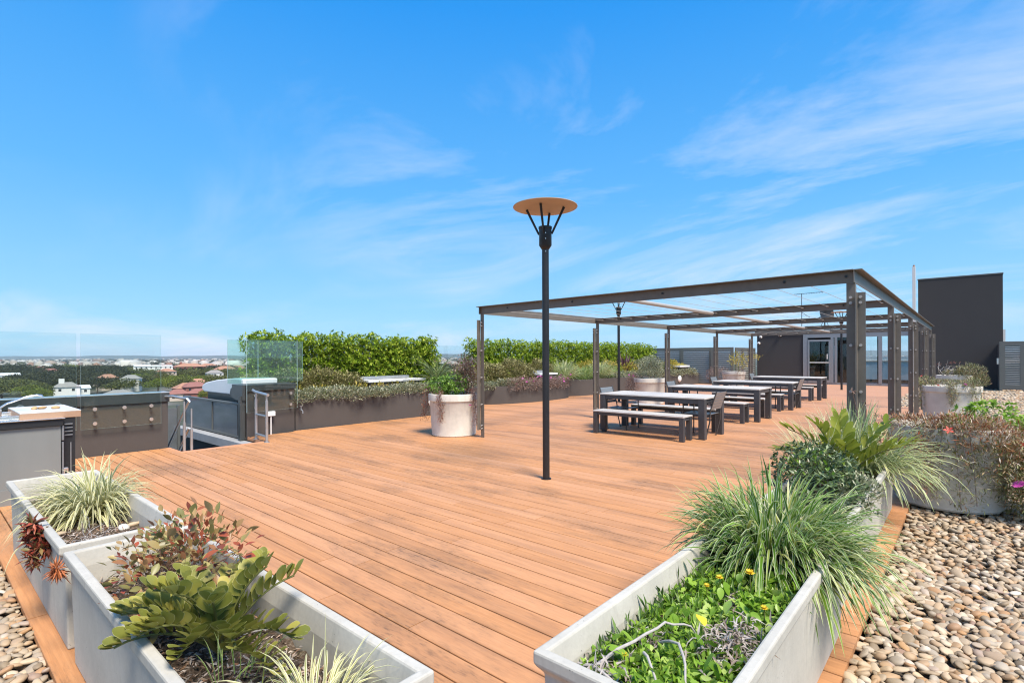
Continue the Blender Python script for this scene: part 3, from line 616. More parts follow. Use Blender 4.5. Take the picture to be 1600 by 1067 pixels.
for i, (a_, b_) in enumerate(((.57, 1.665), (1.715, 2.76))):
    g_ = thing('glass_panel', ('clear glass panel bolted to the parapet right behind the bench counter', 'clear glass panel bolted to the parapet beside the stair opening')[i], 'glass panel', (-10.13, a_, .43), group='glass panels on the parapet')
    pane('pane', -10.105, a_, b_, .43, 1.885, g_)
    for yy in (a_+.17, (a_+b_)/2+.02, b_-.14):
        for zz_ in (.73, .51): standoff((-10.15, yy, zz_), 1, g_)
g_ = thing('glass_panel', 'clear glass panel at the end of the parapet beyond the sink', 'glass panel', (-10.13, -.6, .43), group='glass panels on the parapet')
pane('pane', -10.105, -.55, .53, .43, 1.885, g_)
for yy in (-.4, .4): standoff((-10.15, yy, .73), 1, g_)
l_ = thing('bulkhead_light', 'round chrome light on the end of the low parapet', 'wall light', (-10.17, 2.85, .73))
mb = MB(l_.location); mb.lathe((0, 0, 0), [(0, -.0), (.065, 0), (.075, .02), (.06, .04), (0, .045)], 24); mb.v = [(z+l_.location.x, x+l_.location.y-.0, y+l_.location.z) for x, y, z in [(a, b, c) for a, b, c in mb.v]]
mb.v = [tuple(Vector(v)-Vector(l_.location)*0) for v in mb.v]
mb.o = Vector((0, 0, 0)); me_v = [Vector(v)+Vector(l_.location) for v in mb.v]; mb.v = [tuple(Vector((v[0], v[1], v[2]))-Vector(l_.location)) for v in mb.v]
me_ = mb.mesh('bulkhead', 'steel_bright', True); link('body', me_, l_)
# right block of the opening
w = thing('parapet_wall', 'short grey rendered parapet block carrying glass beside the planter', 'parapet wall', (-10.5, 4.7, 0))
mb = MB(w.location); mb.prism([(-10.30, 4.21), (-10.56, 5.27), (-10.95, 5.27), (-10.75, 4.21)], -.099, .86); mb.build('wall', 'render_wall', w)
mb = MB(w.location); mb.prism([(-10.265, 4.19), (-10.535, 5.29), (-11.0, 5.29), (-10.95, 4.19)], .86, .985); mb.build('capping', 'capping', w, bevel=.008)
mb = MB(w.location); poly = [(0, .70), (.26, .70), (.40, .74), (.47, .82), (.44, .90), (.28, .985), (0, .985)]
mb.add([(-10.30-(x*1.25), yy, z) for yy in (4.13, 4.185) for x, z in poly], [tuple(range(7)), tuple(range(13, 6, -1))]+[(i, 7+i, 7+(i+1) % 7, (i+1) % 7) for i in range(7)])
mb.build('end_cap', 'capping', w)
g_ = thing('glass_panel', 'clear glass panel standing over the parapet block by the hand rail', 'glass panel', (-10.27, 4.2, .45), group='glass panels on the parapet')
def pane2(p, q, z0, z1, parent, mat):
    p, q = Vector(p), Vector(q); d = (q-p).normalized(); nrm = Vector((-d.y, d.x))*.006; o = parent.location; mb = MB(o)
    c_ = [p-nrm, q-nrm, q+nrm, p+nrm]; mb.add([(a.x, a.y, z) for z in (z0, z1) for a in c_], [(0, 3, 2, 1), (4, 5, 6, 7), (0, 1, 5, 4), (1, 2, 6, 5), (2, 3, 7, 6), (3, 0, 4, 7)])
    mb.m = [1, 1, 0, 1, 0, 1]; return mb.build('pane', [mat, 'glass_edge'], parent)
pane2((-10.225, 4.18), (-10.50, 5.30), .47, 1.87, g_, 'glass')
for f_ in (.16, .86):
    for zz_ in (.78, .55): standoff((-10.262-.275*f_-.02, 4.18+1.12*f_, zz_), 1, g_)
g_ = thing('glass_panel', 'green tinted glass panel between the parapet block and the hedge', 'glass panel', (-11.0, 4.4, .9), group='glass panels on the parapet')
pane2((-11.05, 4.15), (-11.1, 4.75), .99, 1.86, g_, 'glass_green'); pane2((-11.1, 4.77), (-11.15, 5.75), .99, 1.86, g_, 'glass_green')
g_ = thing('glass_panel', 'clear glass panel in the gap between the two hedges', 'glass panel', (-12.6, 11.6, .6), group='glass panels on the parapet')
pane2((-12.9, 10.7), (-12.9, 12.5), .6, 1.86, g_, 'glass'); 
aw = thing('awning_roof', 'rounded silver metal roof just beyond the stair opening', 'roof', (-12, 4.9, .7))
prof = [(-13.25, .86), (-13.2, .95), (-13.0, 1.01), (-12.4, 1.08), (-11.5, 1.14), (-10.99, 1.13), (-10.99, .80), (-13.1, .80)]
mb = MB(aw.location); k = len(prof); mb.add([(x, yy, z-.06) for yy in (4.42, 5.12) for x, z in prof], [tuple(range(k)), tuple(range(2*k-1, k-1, -1))]+[(i, k+i, k+(i+1) % k, (i+1) % k) for i in range(k)])
mb.build('roof', 'pale_roof', aw, bevel=.02); mb = MB(aw.location); mb.box(-13.1, -11, 4.5, 5.1, .45, .735); mb.build('fascia', 'capping', aw)
pr = thing('curved_roof', 'pale sheet metal roof of the neighbouring wing beyond the parapet', 'roof', (-16, 0, -1))
mb = MB(pr.location); mb.prism([(-27, -9), (-11.6, -9), (-11.6, .2), (-19, 1.0), (-27, .6)], -3, -.05)
for k_ in range(9): mb.beam((-26+k_*1.5, -8.8, -.035), (-26+k_*1.5+.3, .4, -.035), .05, .03)
mb.build('roof', 'pale_roof', pr)
# stairs going down away from the deck
st = thing('stairs', 'concrete stair well with pale coping dropping away beside the hand rail', 'stairs', (-10, 3.5, 0))
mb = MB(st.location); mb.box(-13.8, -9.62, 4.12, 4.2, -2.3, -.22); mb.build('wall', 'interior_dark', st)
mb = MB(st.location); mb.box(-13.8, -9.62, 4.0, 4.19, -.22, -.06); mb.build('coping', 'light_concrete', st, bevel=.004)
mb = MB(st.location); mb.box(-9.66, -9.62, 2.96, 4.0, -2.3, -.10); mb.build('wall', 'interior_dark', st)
for i in range(11):
    mb = MB(st.location); mb.box(-9.9-(i+1)*.28, -9.9-i*.28, 2.96, 4.0, -2.3, -.17*(i+1)); mb.build('step', 'light_concrete', st)
sc_ = thing('mesh_screen', 'perforated metal screen panels in dark frames along the stair opening', 'screen', (-12, 4.22, 0))
xs = [-10.42, -12.05, -13.7]
for i in range(2):
    z1a = .62; mb = MB(sc_.location); mb.box(xs[i+1]+.03, xs[i]-.03, 4.222, 4.230, .0, z1a-.03); mb.build('mesh_panel', 'mesh_screen', sc_)
mb = MB(sc_.location); mb.box(-13.75, -10.36, 4.19, 4.26, z1a-.03, z1a+.01); mb.build('top_rail', 'louvre_frame', sc_, bevel=.005)
mb = MB(sc_.location); mb.box(-13.75, -10.36, 4.205, 4.245, -.06, .0); mb.build('bottom_rail', 'louvre_frame', sc_)
for x in (xs[0], xs[1], xs[2]):
    mb = MB(sc_.location); mb.box(x-.03, x+.03, 4.203, 4.248, .001, z1a-.03); mb.build('post', 'louvre_frame', sc_)
mb = MB(sc_.location); mb.box(-10.42, -10.33, 4.10, 4.185, -.05, .78); mb.build('end_post', 'capping', sc_)
sc2 = thing('mesh_screen', 'short perforated metal gate behind the bent hand rail', 'screen', (-11.6, 3.3, -.6))
mb = MB(sc2.location); mb.box(-12.0, -11.99, 2.98, 3.55, -.75, .50); mb.build('mesh_panel', 'mesh_screen', sc2)
mb = MB(sc2.location); mb.box(-12.03, -11.96, 3.55, 3.60, -.75, .56); mb.build('post', 'louvre_frame', sc2)
# hand rails
hr = thing('hand_rail', 'galvanised hand rail bending down into the stair opening', 'hand rail', (-9.7, 2.88, 0))
mb = MB(hr.location); mb.tube([(-10.16, 2.84, .86), (-10.0, 2.90, .87), (-9.8, 2.97, .845), (-9.68, 3.02, .84), (-9.65, 3.035, .80), (-9.80, 3.03, .68), (-10.9, 3.02, -.25)], .021, 10); mb.build('top_rail', 'galvanised', hr, True)
mb = MB(hr.location); mb.tube([(-9.64, 3.03, .36), (-10.5, 3.02, -.42)], .02, 10); mb.build('lower_rail', 'galvanised', hr, True)
for x, y, z1_ in ((-9.63, 2.955, .46), (-9.63, 3.06, .34)):
    mb = MB(hr.location); mb.cyl((x, y, -.12), (x, y, z1_), .022, 12); mb.cyl((x, y, z1_), (x, y, z1_+.34), .013, 10); mb.build('post', 'galvanised', hr, True)
hr = thing('hand_rail', 'galvanised ladder shaped barrier standing on the deck edge', 'hand rail', (-9.75, 4.3, 0))
PA, PB = Vector((-9.44, 4.20, 0)), Vector((-9.98, 4.245, 0))
for p in (PA, PB):
    mb = MB(hr.location); mb.cyl(p+Vector((0, 0, -.02)), p+Vector((0, 0, .74)), .024, 14); mb.cyl(p+Vector((0, 0, .74)), p+Vector((0, 0, .87)), .016, 12); mb.cyl(p, p+Vector((0, 0, .008)), .05, 14); mb.build('post', 'galvanised', hr, True)
for z in (.10, .46):
    mb = MB(hr.location); mb.cyl(PA+Vector((0, 0, z)), PB+Vector((0, 0, z)), .019, 12); mb.build('rail', 'galvanised', hr, True)
mb = MB(hr.location); mb.tube([PB+Vector((-.16, .01, .895)), PB+Vector((-.05, 0, .875)), PA+Vector((0, 0, .845)), PA+Vector((.05, 0, .84))], .026, 12); mb.build('top_rail', 'galvanised', hr, True)
bx = thing('power_box', 'white power outlet box on a thin pipe against the parapet block', 'power box', (-10.33, 4.66, 0))
mb = MB(bx.location); mb.box(-10.41, -10.31, 4.60, 4.76, .36, .45); mb.build('box', 'white_plastic', bx, bevel=.008)
mb = MB(bx.location); mb.cyl((-10.335, 4.68, 0), (-10.335, 4.68, .36), .012, 8); mb.build('pipe', 'white_plastic', bx)
tp = thing('garden_tap', 'small garden tap on the corner of the planter wall', 'tap', (-10.5, 5.36, .42))
mb = MB(tp.location); mb.tube([(-10.54, 5.36, .42), (-10.44, 5.36, .42), (-10.41, 5.37, .40), (-10.405, 5.37, .35)], .012, 8); mb.cyl((-10.46, 5.36, .42), (-10.46, 5.36, .49), .008, 8); mb.box(-10.47, -10.45, 5.33, 5.39, .49, .50); mb.build('body', 'galvanised', tp)

# ================================================================== PLANTER WALLS
def wall_strip(name, label, pts, z1, th=.18, soil=None, cap=False):
    r = thing(name, label, 'planter', (*pts[0], 0)); mb = MB(r.location); n = len(pts); P = [Vector(p) for p in pts]; inn = []
    for i, p in enumerate(P):
        d = (P[min(i+1, n-1)]-P[max(i-1, 0)]).normalized(); inn.append(p+Vector((-d.y, d.x))*th)
    vs = [(p.x, p.y, z) for z in (-.099, z1) for p in P]+[(p.x, p.y, z) for z in (-.099, z1) for p in inn]
    fs = []
    for i in range(n-1): fs += [(i, i+1, n+i+1, n+i), (2*n+i+1, 2*n+i, 3*n+i, 3*n+i+1), (n+i, n+i+1, 3*n+i+1, 3*n+i)]
    fs += [(0, n, 3*n, 2*n), (n-1, 3*n-1, 4*n-1, 2*n-1)]
    mb.add(vs, fs); mb.build('wall', 'render_wall', r, smooth=True)
    if soil:
        mb = MB(r.location); mb.prism(soil, z1-.14, z1-.06); mb.build('soil', 'mulch', r)
    return r
c1 = [(-10.58, 5.30), (-10.52, 5.9), (-10.475, 6.8), (-10.45, 7.8), (-10.44, 8.8), (-10.47, 9.8), (-10.62, 10.6), (-10.95, 11.2), (-11.4, 11.5)]
wall_strip('planter_wall', 'long curved dark rendered planter wall below the first hedge', c1, .62, soil=[(-10.6, 5.3), (-10.5, 9.8), (-11.1, 11.3), (-13.3, 11.3), (-13.3, 5.3)])
c2 = [(-12.1, 11.75), (-11.62, 11.80), (-11.3, 12.0), (-11.0, 12.6), (-10.82, 13.4), (-10.78, 14.3), (-10.84, 15.2), (-10.98, 15.75), (-11.3, 15.9)]
wall_strip('planter_wall', 'low bulging dark planter wall under the pink flowers', c2, .56, soil=[(-12.1, 11.8), (-11.1, 12.6), (-10.9, 14.3), (-11.1, 15.8), (-13.3, 15.8), (-13.3, 11.8)])
c3 = [(-11.5, 15.95), (-11.15, 16.6), (-10.95, 17.4), (-10.9, 19.), (-10.9, 21), (-10.9, 26.6), (-10.9, 28)]
wall_strip('planter_wall', 'straight dark planter wall running back to the louvred screens', c3, .60, soil=[(-11.4, 16), (-11.0, 18), (-11.0, 28), (-13.3, 28), (-13.3, 16)])
lb = thing('bench_ledge', 'pale metal topped ledge in the planter beside the cycad', 'ledge', (-11.5, 8.4, 0))
mb = MB(lb.location); mb.box(-11.95, -11.42, 7.65, 9.25, .4, .86); mb.build('base', 'render_wall', lb)
mb = MB(lb.location); mb.box(-11.98, -11.38, 7.60, 9.45, .86, .92); mb.build('ledge', 'pale_roof', lb, bevel=.006)
mb = MB(lb.location); mb.box(-12.0, -11.75, 7.60, 9.15, .93, 1.0); mb.build('upstand', 'galvanised', lb, bevel=.006)
lb = thing('bench_ledge', 'small pale metal ledge behind the olive mound', 'ledge', (-11.7, 15.4, 0))
mb = MB(lb.location); mb.box(-11.9, -11.4, 14.6, 15.6, .4, .84); mb.build('base', 'render_wall', lb); mb = MB(lb.location); mb.box(-11.93, -11.37, 14.56, 15.64, .84, .90); mb.build('ledge', 'pale_roof', lb, bevel=.006)
mb = MB(lb.location); mb.box(-11.95, -11.7, 14.56, 15.5, .91, .99); mb.build('upstand', 'galvanised', lb, bevel=.006)
lb = thing('bench_ledge', 'white ledge against the louvred screens beyond the yellow shrubs', 'ledge', (-11.7, 25, 0))
mb = MB(lb.location); mb.box(-12.6, -11.0, 25.5, 26.6, .4, .92); mb.build('base', 'render_wall', lb); mb = MB(lb.location); mb.box(-12.65, -10.95, 25.45, 26.65, .92, 1.0); mb.build('ledge', 'pale_roof', lb)
def round_light(label, p, r_):
    b = thing('bulkhead_light', label, 'wall light', p)
    mb = MB(); prof = [(0, .09), (.45*r_, .085), (.8*r_, .06), (r_, .025), (r_, 0), (0, 0)]; mb.lathe((0, 0, 0), prof, 24); mb.v = [(z, x, y) for x, y, z in mb.v]; mb.build('cover', 'white_plastic', b, True); return b
round_light('round white light on the planter wall beside the nearest round pot', (-10.45, 8.86, .34), .115)
round_light('round white light on the planter wall behind the third table', (-10.89, 25.2, .36), .17)

# ================================================================== PAVILION AND SCREENS AT THE BACK
bl = thing('pavilion', 'dark walled rooftop pavilion with glazed door beyond the pergola', 'building', (-6, 31, 0))
Lc = bl.location
mb = MB(Lc); mb.box(-8.9, -6.62, 31.0, 31.25, -.099, 2.62); mb.build('wall', 'dark_paint_wall', bl)
mb = MB(Lc); mb.box(-8.9, -8.7, 31.25, 36, -.099, 2.62); mb.build('wall', 'dark_paint_wall', bl)
mb = MB(Lc); mb.box(-9.0, -1.83, 30.93, 36.1, 2.63, 2.80); mb.build('roof', 'louvre_frame', bl, bevel=.01)
mb = MB(Lc); mb.box(-6.6, -1.86, 30.95, 31.1, 2.40, 2.62); mb.build('head_frame', 'aluminium', bl)
mb = MB(Lc); mb.box(-6.6, -1.86, 30.95, 31.1, -.09, .10); mb.build('sill_frame', 'aluminium', bl)
for x, wd in ((-6.5, .2), (-5.28, .12), (-5.12, .10), (-3.26, .14), (-1.93, .14)):
    mb = MB(Lc); mb.box(x-wd/2, x+wd/2, 30.93, 31.08, .10, 2.40); mb.build('mullion', 'aluminium', bl)
dr_ = MB(Lc); dr_.box(-6.38, -6.30, 30.9, 30.98, .1, 2.3).box(-5.42, -5.34, 30.9, 30.98, .1, 2.3).box(-6.3, -5.42, 30.9, 30.98, 2.2, 2.3).box(-6.3, -5.42, 30.9, 30.98, .1, .22)
door = dr_.build('door', 'aluminium', bl); mb = MB(Lc); mb.box(-6.3, -5.42, 30.89, 30.95, 1.08, 1.16); mb.build('push_bar', 'steel_bright', door)
mb = MB(Lc); mb.box(-6.3, -5.42, 30.93, 30.945, .22, 2.2); mb.build('pane', 'door_glass', door); mb = MB(Lc); mb.box(-5.5, -5.47, 30.85, 30.89, 1.3, 1.55); mb.build('handle', 'white_plastic', door)
for a_, b_ in ((-5.06, -3.34), (-3.18, -2.0)):
    mb = MB(Lc); mb.box(a_, b_, 31.0, 31.015, .1, 2.4); mb.build('window', 'glass', bl)
mb = MB(Lc); mb.box(-6.3, -5.2, 35.0, 35.2, -.09, 2.6); mb.box(-8.7, -5.2, 35.85, 35.9, -.09, 2.6); mb.build('inner_wall', 'interior_dark', bl)
mb = MB(Lc); mb.box(-5.95, -5.55, 33.0, 33.4, -.09, 2.0); mb.build('cabinet', 'aluminium', bl)
mb = MB(Lc); mb.box(-8.7, -1.86, 31.25, 36, -.098, -.09); mb.build('floor', 'light_concrete', bl)
mb = MB(Lc); mb.cyl((-3.62, 33.5, -.09), (-3.62, 33.5, 2.6), .04, 10); mb.build('column', 'powder_black', bl)
bal = thing('balustrade', 'frosted white glass balustrade seen through the glazed lobby', 'balustrade', (-3.5, 37.5, 0))
for i in range(5):
    x = -7.0+i*1.5; mb = MB(bal.location); mb.box(x+.02, x+1.46, 37.5, 37.52, .05, 1.42); mb.build('panel', 'frosted', bal)
mb = MB(bal.location); mb.box(-7, .5, 37.45, 37.56, 1.1, 1.16); mb.build('rail', 'white_plastic', bal); mb = MB(bal.location); mb.box(-7, .5, 37.42, 37.6, -.09, .05); mb.build('base', 'capping', bal)
tb_ = thing('plant_room', 'tall plain dark plant room block rising behind the round pots', 'building', (-.4, 31, 0))
mb = MB(tb_.location); mb.box(-1.80, 1.10, 31.0, 36.5, -.099, 4.98); mb.build('wall', 'dark_paint_wall', tb_)
mb = MB(tb_.location); mb.box(-1.82, 1.12, 30.98, 36.52, 4.98, 5.03); mb.build('parapet_cap', 'louvre_frame', tb_)
mb = MB(tb_.location); mb.box(1.1, 1.2, 31.6, 31.9, 1.9, 2.6); mb.build('wall_fitting', 'white_plastic', tb_)
cp = thing('vent_pipe', 'pale square vent pipe standing against the tall dark block', 'pipe', (-1.93, 30.9, 0))
mb = MB(cp.location); mb.box(-2.0, -1.88, 30.80, 30.90, -.09, 5.6); mb.build('duct', 'counter_top', cp, bevel=.006); mb = MB(cp.location); mb.cyl((-1.94, 30.85, 5.6), (-1.94, 30.85, 5.68), .04, 10); mb.build('cap', 'timber_edge', cp)
for lb_, p in (('white dome security camera highest on the dark pavilion wall', (-8.68, 30.88, 2.50)), ('white dome security camera lower on the dark pavilion wall', (-8.78, 30.88, 2.16)), ('small white camera under the pavilion eave beside the frame', (-7.7, 30.88, 2.58))):
    cm = thing('security_camera', lb_, 'camera', p); q = Vector(p)
    mb = MB(); mb.cyl((0, .12, 0), (0, .02, 0), .06, 14); mb.lathe((0, 0, 0), [(0, -.075), (.05, -.06), (.075, -.02), (.075, .03), (.05, .06), (0, .075)], 18); mb.build('housing', 'white_plastic', cm, True)
    mb = MB(); mb.lathe((0, -.045, -.02), [(0, -.045), (.03, -.035), (.045, 0), (.03, .035), (0, .045)], 14); mb.build('lens', 'black_plastic', cm, True)
an = thing('tv_aerial', 'thin television aerial mast on the pavilion roof', 'aerial', (-7.1, 33, 2.8))
mb = MB(an.location); mb.cyl((-7.1, 33, 2.8), (-7.1, 33, 4.95), .018, 8); mb.build('mast', 'powder_black', an)
mb = MB(an.location); mb.beam((-7.45, 32.9, 4.92), (-6.05, 33.1, 4.98), .02, .02)
for k_ in range(11): mb.beam((-7.4+k_*.13, 32.75, 4.93), (-7.4+k_*.13, 33.2, 4.93), .012, .012)
mb.beam((-7.1, 33, 3.9), (-6.7, 33, 3.6), .02, .02); mb.build('crossbar', 'powder_black', an)
ds = thing('satellite_dish', 'dark satellite dish on the pavilion roof beside the aerial', 'dish', (-5.9, 32.6, 2.8))
mb = MB(); mb.lathe((0, 0, 0), [(0, 0), (.2, .02), (.38, .07), (.5, .13), (.49, .145), (.3, .06), (0, .02)], 24)
rm = Matrix.Rotation(R_(75), 3, 'X') @ Matrix.Rotation(R_(58), 3, 'Y'); mb.v = [tuple(rm @ Vector(v)+Vector((0, 0, .95))) for v in mb.v]; mb.build('reflector', 'powder_black', ds, True)
mb = MB(); mb.cyl((0, 0, 0), (0, 0, .95), .03, 8); mb.beam((0, 0, .9), (-.35, -.45, .6), .03, .03); mb.beam((.3, 0, 0), (0, 0, .7), .02, .02); mb.beam((-.3, 0, 0), (0, 0, .7), .02, .02); mb.build('mount', 'powder_black', ds)
# louvred screens
def louvre_panel(root, x0, x1, y, z0, z1, nsl, axis='x', fr=.12):
    mb = MB(root.location)
    def B(a0, a1, b0, b1, c0, c1):
        if axis == 'x': mb.box(a0, a1, b0, b1, c0, c1)
        else: mb.box(b0, b1, a0, a1, c0, c1)
    B(x0, x0+fr, y-.03, y+.03, z0, z1); B(x1-fr, x1, y-.03, y+.03, z0, z1); B(x0+fr, x1-fr, y-.03, y+.03, z1-fr, z1); B(x0+fr, x1-fr, y-.03, y+.03, z0, z0+fr)
    f = mb.build('frame', 'louvre_frame', root); hgt = (z1-z0-2*fr)/nsl
    me = None
    for i in range(nsl):
        zc = z0+fr+(i+.5)*hgt
        if me is None:
            m_ = MB(); w_ = x1-x0-2*fr
            vs = [(0, -.03, -hgt*.42), (0, -.022, -hgt*.46), (0, .03, hgt*.42), (0, .022, hgt*.46)]
            if axis == 'x': V_ = vs+[(w_, b, c) for a, b, c in vs]
            else: V_ = [(-b, a, c) for a, b, c in vs]+[(-b, w_, c) for a, b, c in vs]
            m_.add(V_, [(0, 1, 2, 3), (7, 6, 5, 4), (0, 4, 5, 1), (1, 5, 6, 2), (2, 6, 7, 3), (3, 7, 4, 0)]); me = m_.mesh('slat', 'louvre')
        p = Vector((x0+fr, y, zc)) if axis == 'x' else Vector((y, x0+fr, zc)); link('slat', me, f, p-root.location)
    return f
lv = thing('louvre_enclosure', 'dark louvred plant enclosure standing on the pebbles by the tall block', 'louvre screen', (1.3, 29.5, 0))
louvre_panel(lv, .93, 1.72, 29.45, .10, 2.03, 22, fr=.17)
mb = MB(lv.location); mb.box(.93, 1.02, 29.42, 29.48, -.05, .10).box(1.63, 1.72, 29.42, 29.48, -.05, .10); mb.build('leg', 'louvre_frame', lv)
mb = MB(lv.location); mb.box(.93, .97, 29.49, 31.0, .0, 1.95); mb.build('side_panel', 'louvre_frame', lv); mb = MB(lv.location); mb.box(.86, .93, 29.7, 29.8, 1.1, 1.35); mb.build('latch', 'steel_bright', lv)
sc3 = thing('louvre_screen', 'long grey louvred screen behind the planters at the far end', 'louvre screen', (-11.5, 27.6, 0))
for a_, b_ in ((-14.9, -13.55), (-13.55, -11.9), (-11.9, -10.2), (-10.2, -9.05)): louvre_panel(sc3, a_+.005, b_-.005, 27.6+(-9.05-b_)*.12, -.05, 1.92, 16, fr=.14)
sc4 = thing('louvre_cupboard', 'grey louvred cupboard doors between the screen and the pavilion wall', 'louvre screen', (-9, 29.3, 0))
for a_, b_ in ((27.7, 28.75), (28.78, 29.85), (29.88, 30.95)): louvre_panel(sc4, a_, b_, -9.0, -.05, 1.90, 14, axis='y', fr=.13)
mb = MB(sc4.location); mb.box(-8.98, -8.95, 28.70, 28.73, 1.35, 1.55); mb.build('handle', 'black_plastic', sc4)

# ================================================================== PERGOLA
pg = thing('pergola', 'long dark steel pergola with strained wires over the picnic tables', 'pergola', (-3.9, 14, 0))
PL = [Vector((-6.91, 7.05+4.04*k, 0)) for k in range(5)]; PR_ = [Vector((-.927, 6.76+3.86*k, 0)) for k in range(5)]
def angle_bar(cx_, cy_, sx_, sy_, z0, z1, w_=.082, t_=.009):
    """L section with its corner at cx,cy and legs running sx, sy"""
    pts = [(0, 0), (w_, 0), (w_, t_), (t_, t_), (t_, w_), (0, w_)]; P_ = [(cx_+a*sx_, cy_+b*sy_) for a, b in pts]
    if sx_*sy_ < 0: P_.reverse()
    return MB().prism(P_, z0, z1)
bolt_me = MB().cyl((0, -.03, 0), (0, .03, 0), .008, 8).cyl((0, -.036, 0), (0, -.024, 0), .0165, 6).cyl((0, .024, 0), (0, .036, 0), .0165, 6).mesh('bolt', 'tube_grey')
boltx_me = MB().cyl((-.03, 0, 0), (.03, 0, 0), .008, 8).cyl((-.036, 0, 0), (-.024, 0, 0), .0165, 6).cyl((.024, 0, 0), (.036, 0, 0), .0165, 6).mesh('bolt', 'tube_grey')
for P_, s in ((PL, 1), (PR_, -1)):
    for p in P_:
        g2_ = .008 if s < 0 else .0015; root = angle_bar(g2_*s, g2_, s, 1, 0, 2.30).build('post', 'dark_steel', pg, loc=p-pg.location)
        angle_bar(-g2_*s, -g2_, -s, -1, .14, 2.19).build('angle_bar', 'dark_steel', root)
        for z in (.17, .225, .62, 1.12, 1.62, 2.08, 2.14):
            for off in (.045, -.045):
                link('bolt', bolt_me, root, (off*s, 0, z))
            if z in (.62, 1.12, 1.62): link('bolt', boltx_me, root, (0, .045, z))
# perimeter beams: angle with web and outward top flange
def perim(p, q, outw):
    p, q = Vector(p), Vector(q); d = (q-p).normalized(); o_ = Vector(outw); mb = MB(pg.location)
    zb, zt = 2.30, 2.43
    mb.beam(p+Vector((0, 0, (zb+zt)/2)), q+Vector((0, 0, (zb+zt)/2)), .010, zt-zb); mb.beam(p+o_*.035-d*.0+Vector((0, 0, zt+.006)), q+o_*.035+Vector((0, 0, zt+.006)), .085, .010)
    return mb.build('beam', 'dark_steel', pg)
A, B_, C_, D_ = PL[0]+Vector((.012, -.0, 0)), PR_[0]+Vector((-.012, 0, 0)), PR_[4]+Vector((-.012, 0, 0)), PL[4]+Vector((.012, 0, 0))
perim(A, B_, (0, -1, 0)); perim(B_+Vector((0, -.05, 0)), C_, (1, 0, 0)); perim(A+Vector((0, -.05, 0)), D_, (-1, 0, 0)); perim(D_, C_, (0, 1, 0))
hole_me = MB().cyl((0, -.012, 0), (0, .012, 0), .015, 8).mesh('bolt', 'powder_black'); cleat_me = MB().box(-.016, .016, -.05, .05, -.006, .006).mesh('cleat', 'tube_grey')
NW = 15
def lerp(a, b, f): return a+(b-a)*f
for k in range(5):
    a_, b_ = PL[k], PR_[k]
    if 0 < k < 4:
        mb = MB(pg.location); mb.beam(a_+Vector((.02, 0, 2.355)), b_+Vector((-.02, 0, 2.355)), .010, .11); mb.beam(a_+Vector((.02, -.03, 2.415)), b_+Vector((-.02, -.03, 2.415)), .07, .009); mb.build('cross_beam', 'dark_steel', pg)
    for i in range(NW):
        q = lerp(a_, b_, (i+.6)/NW); link('cleat', cleat_me, pg, q+Vector((0, -.03 if k else .05, 2.37))-pg.location)
    for f_ in (.12, .36, .62, .88, .985): link('bolt', hole_me, pg, lerp(a_, b_, f_)+Vector((0, -.008, 2.375))-pg.location)
for i in range(NW):
    f_ = (i+.6)/NW; mb = MB(pg.location); mb.cyl(lerp(PL[0], PR_[0], f_)+Vector((0, 0, 2.37)), lerp(PL[4], PR_[4], f_)+Vector((0, 0, 2.37)), .0032, 5, cap=False); mb.build('wire', 'tube_grey', pg)
for k in range(4):
    a_ = lerp(PL[k], PR_[k], .495)+Vector((0, .12 if k else .02, 2.37)); b_ = lerp(PL[k+1], PR_[k+1], .495)+Vector((0, -.10, 2.37))
    mb = MB(pg.location); mb.cyl(a_, b_, .034, 14); mb.build('tube', 'tube_grey', pg, True)

# ================================================================== LAMPS
def make_lamp(x, y, label):
    r = thing('lamp_post', label, 'lamp post', (x, y, 0), group='terrace lamp posts')
    MB().cyl((0, 0, 0), (0, 0, 2.86), .043, 24).build('pole', 'pole_black', r, True); MB().cyl((0, 0, 0), (0, 0, .012), .062, 24).build('base_plate', 'pole_black', r, True)
    MB().lathe((0, 0, 0), [(0, 2.80), (.045, 2.83), (.078, 2.88), (.078, 3.08), (.084, 3.085), (.084, 3.11), (0, 3.115)], 32).build('housing', 'pole_black', r, True)
    for a_ in (0.42, 1.99, 3.56, 5.13):
        c_, s__ = math.cos(a_), math.sin(a_); MB().tube([(c_*.081, s__*.081, 3.02), (c_*.235, s__*.235, 3.335)], [.013, .016], 8).build('strut', 'pole_black', r)
    MB().lathe((0, 0, 0), [(0, 3.345), (.20, 3.340), (.38, 3.347), (.397, 3.352), (.397, 3.358), (.30, 3.372), (0, 3.385)], 64).build('reflector_disc', 'lamp_bounce_tint', r, True)
    mb = MB()
    for z in (2.95, 3.02, 2.80): mb.cyl((.05 if z > 2.9 else .03, -.061 if z > 2.9 else -.033, z), (.056 if z > 2.9 else .034, -.067 if z > 2.9 else -.038, z), .006, 8)
    mb.build('screw', 'steel_bright', r); return r
make_lamp(-3.95, 5.18, 'tall black lamp post in front of the pergola'); make_lamp(-8.7, 15.36, 'black lamp post beyond the pergola beside the planter'); make_lamp(-4.17, 26.5, 'black lamp post at the far end before the glazed door')

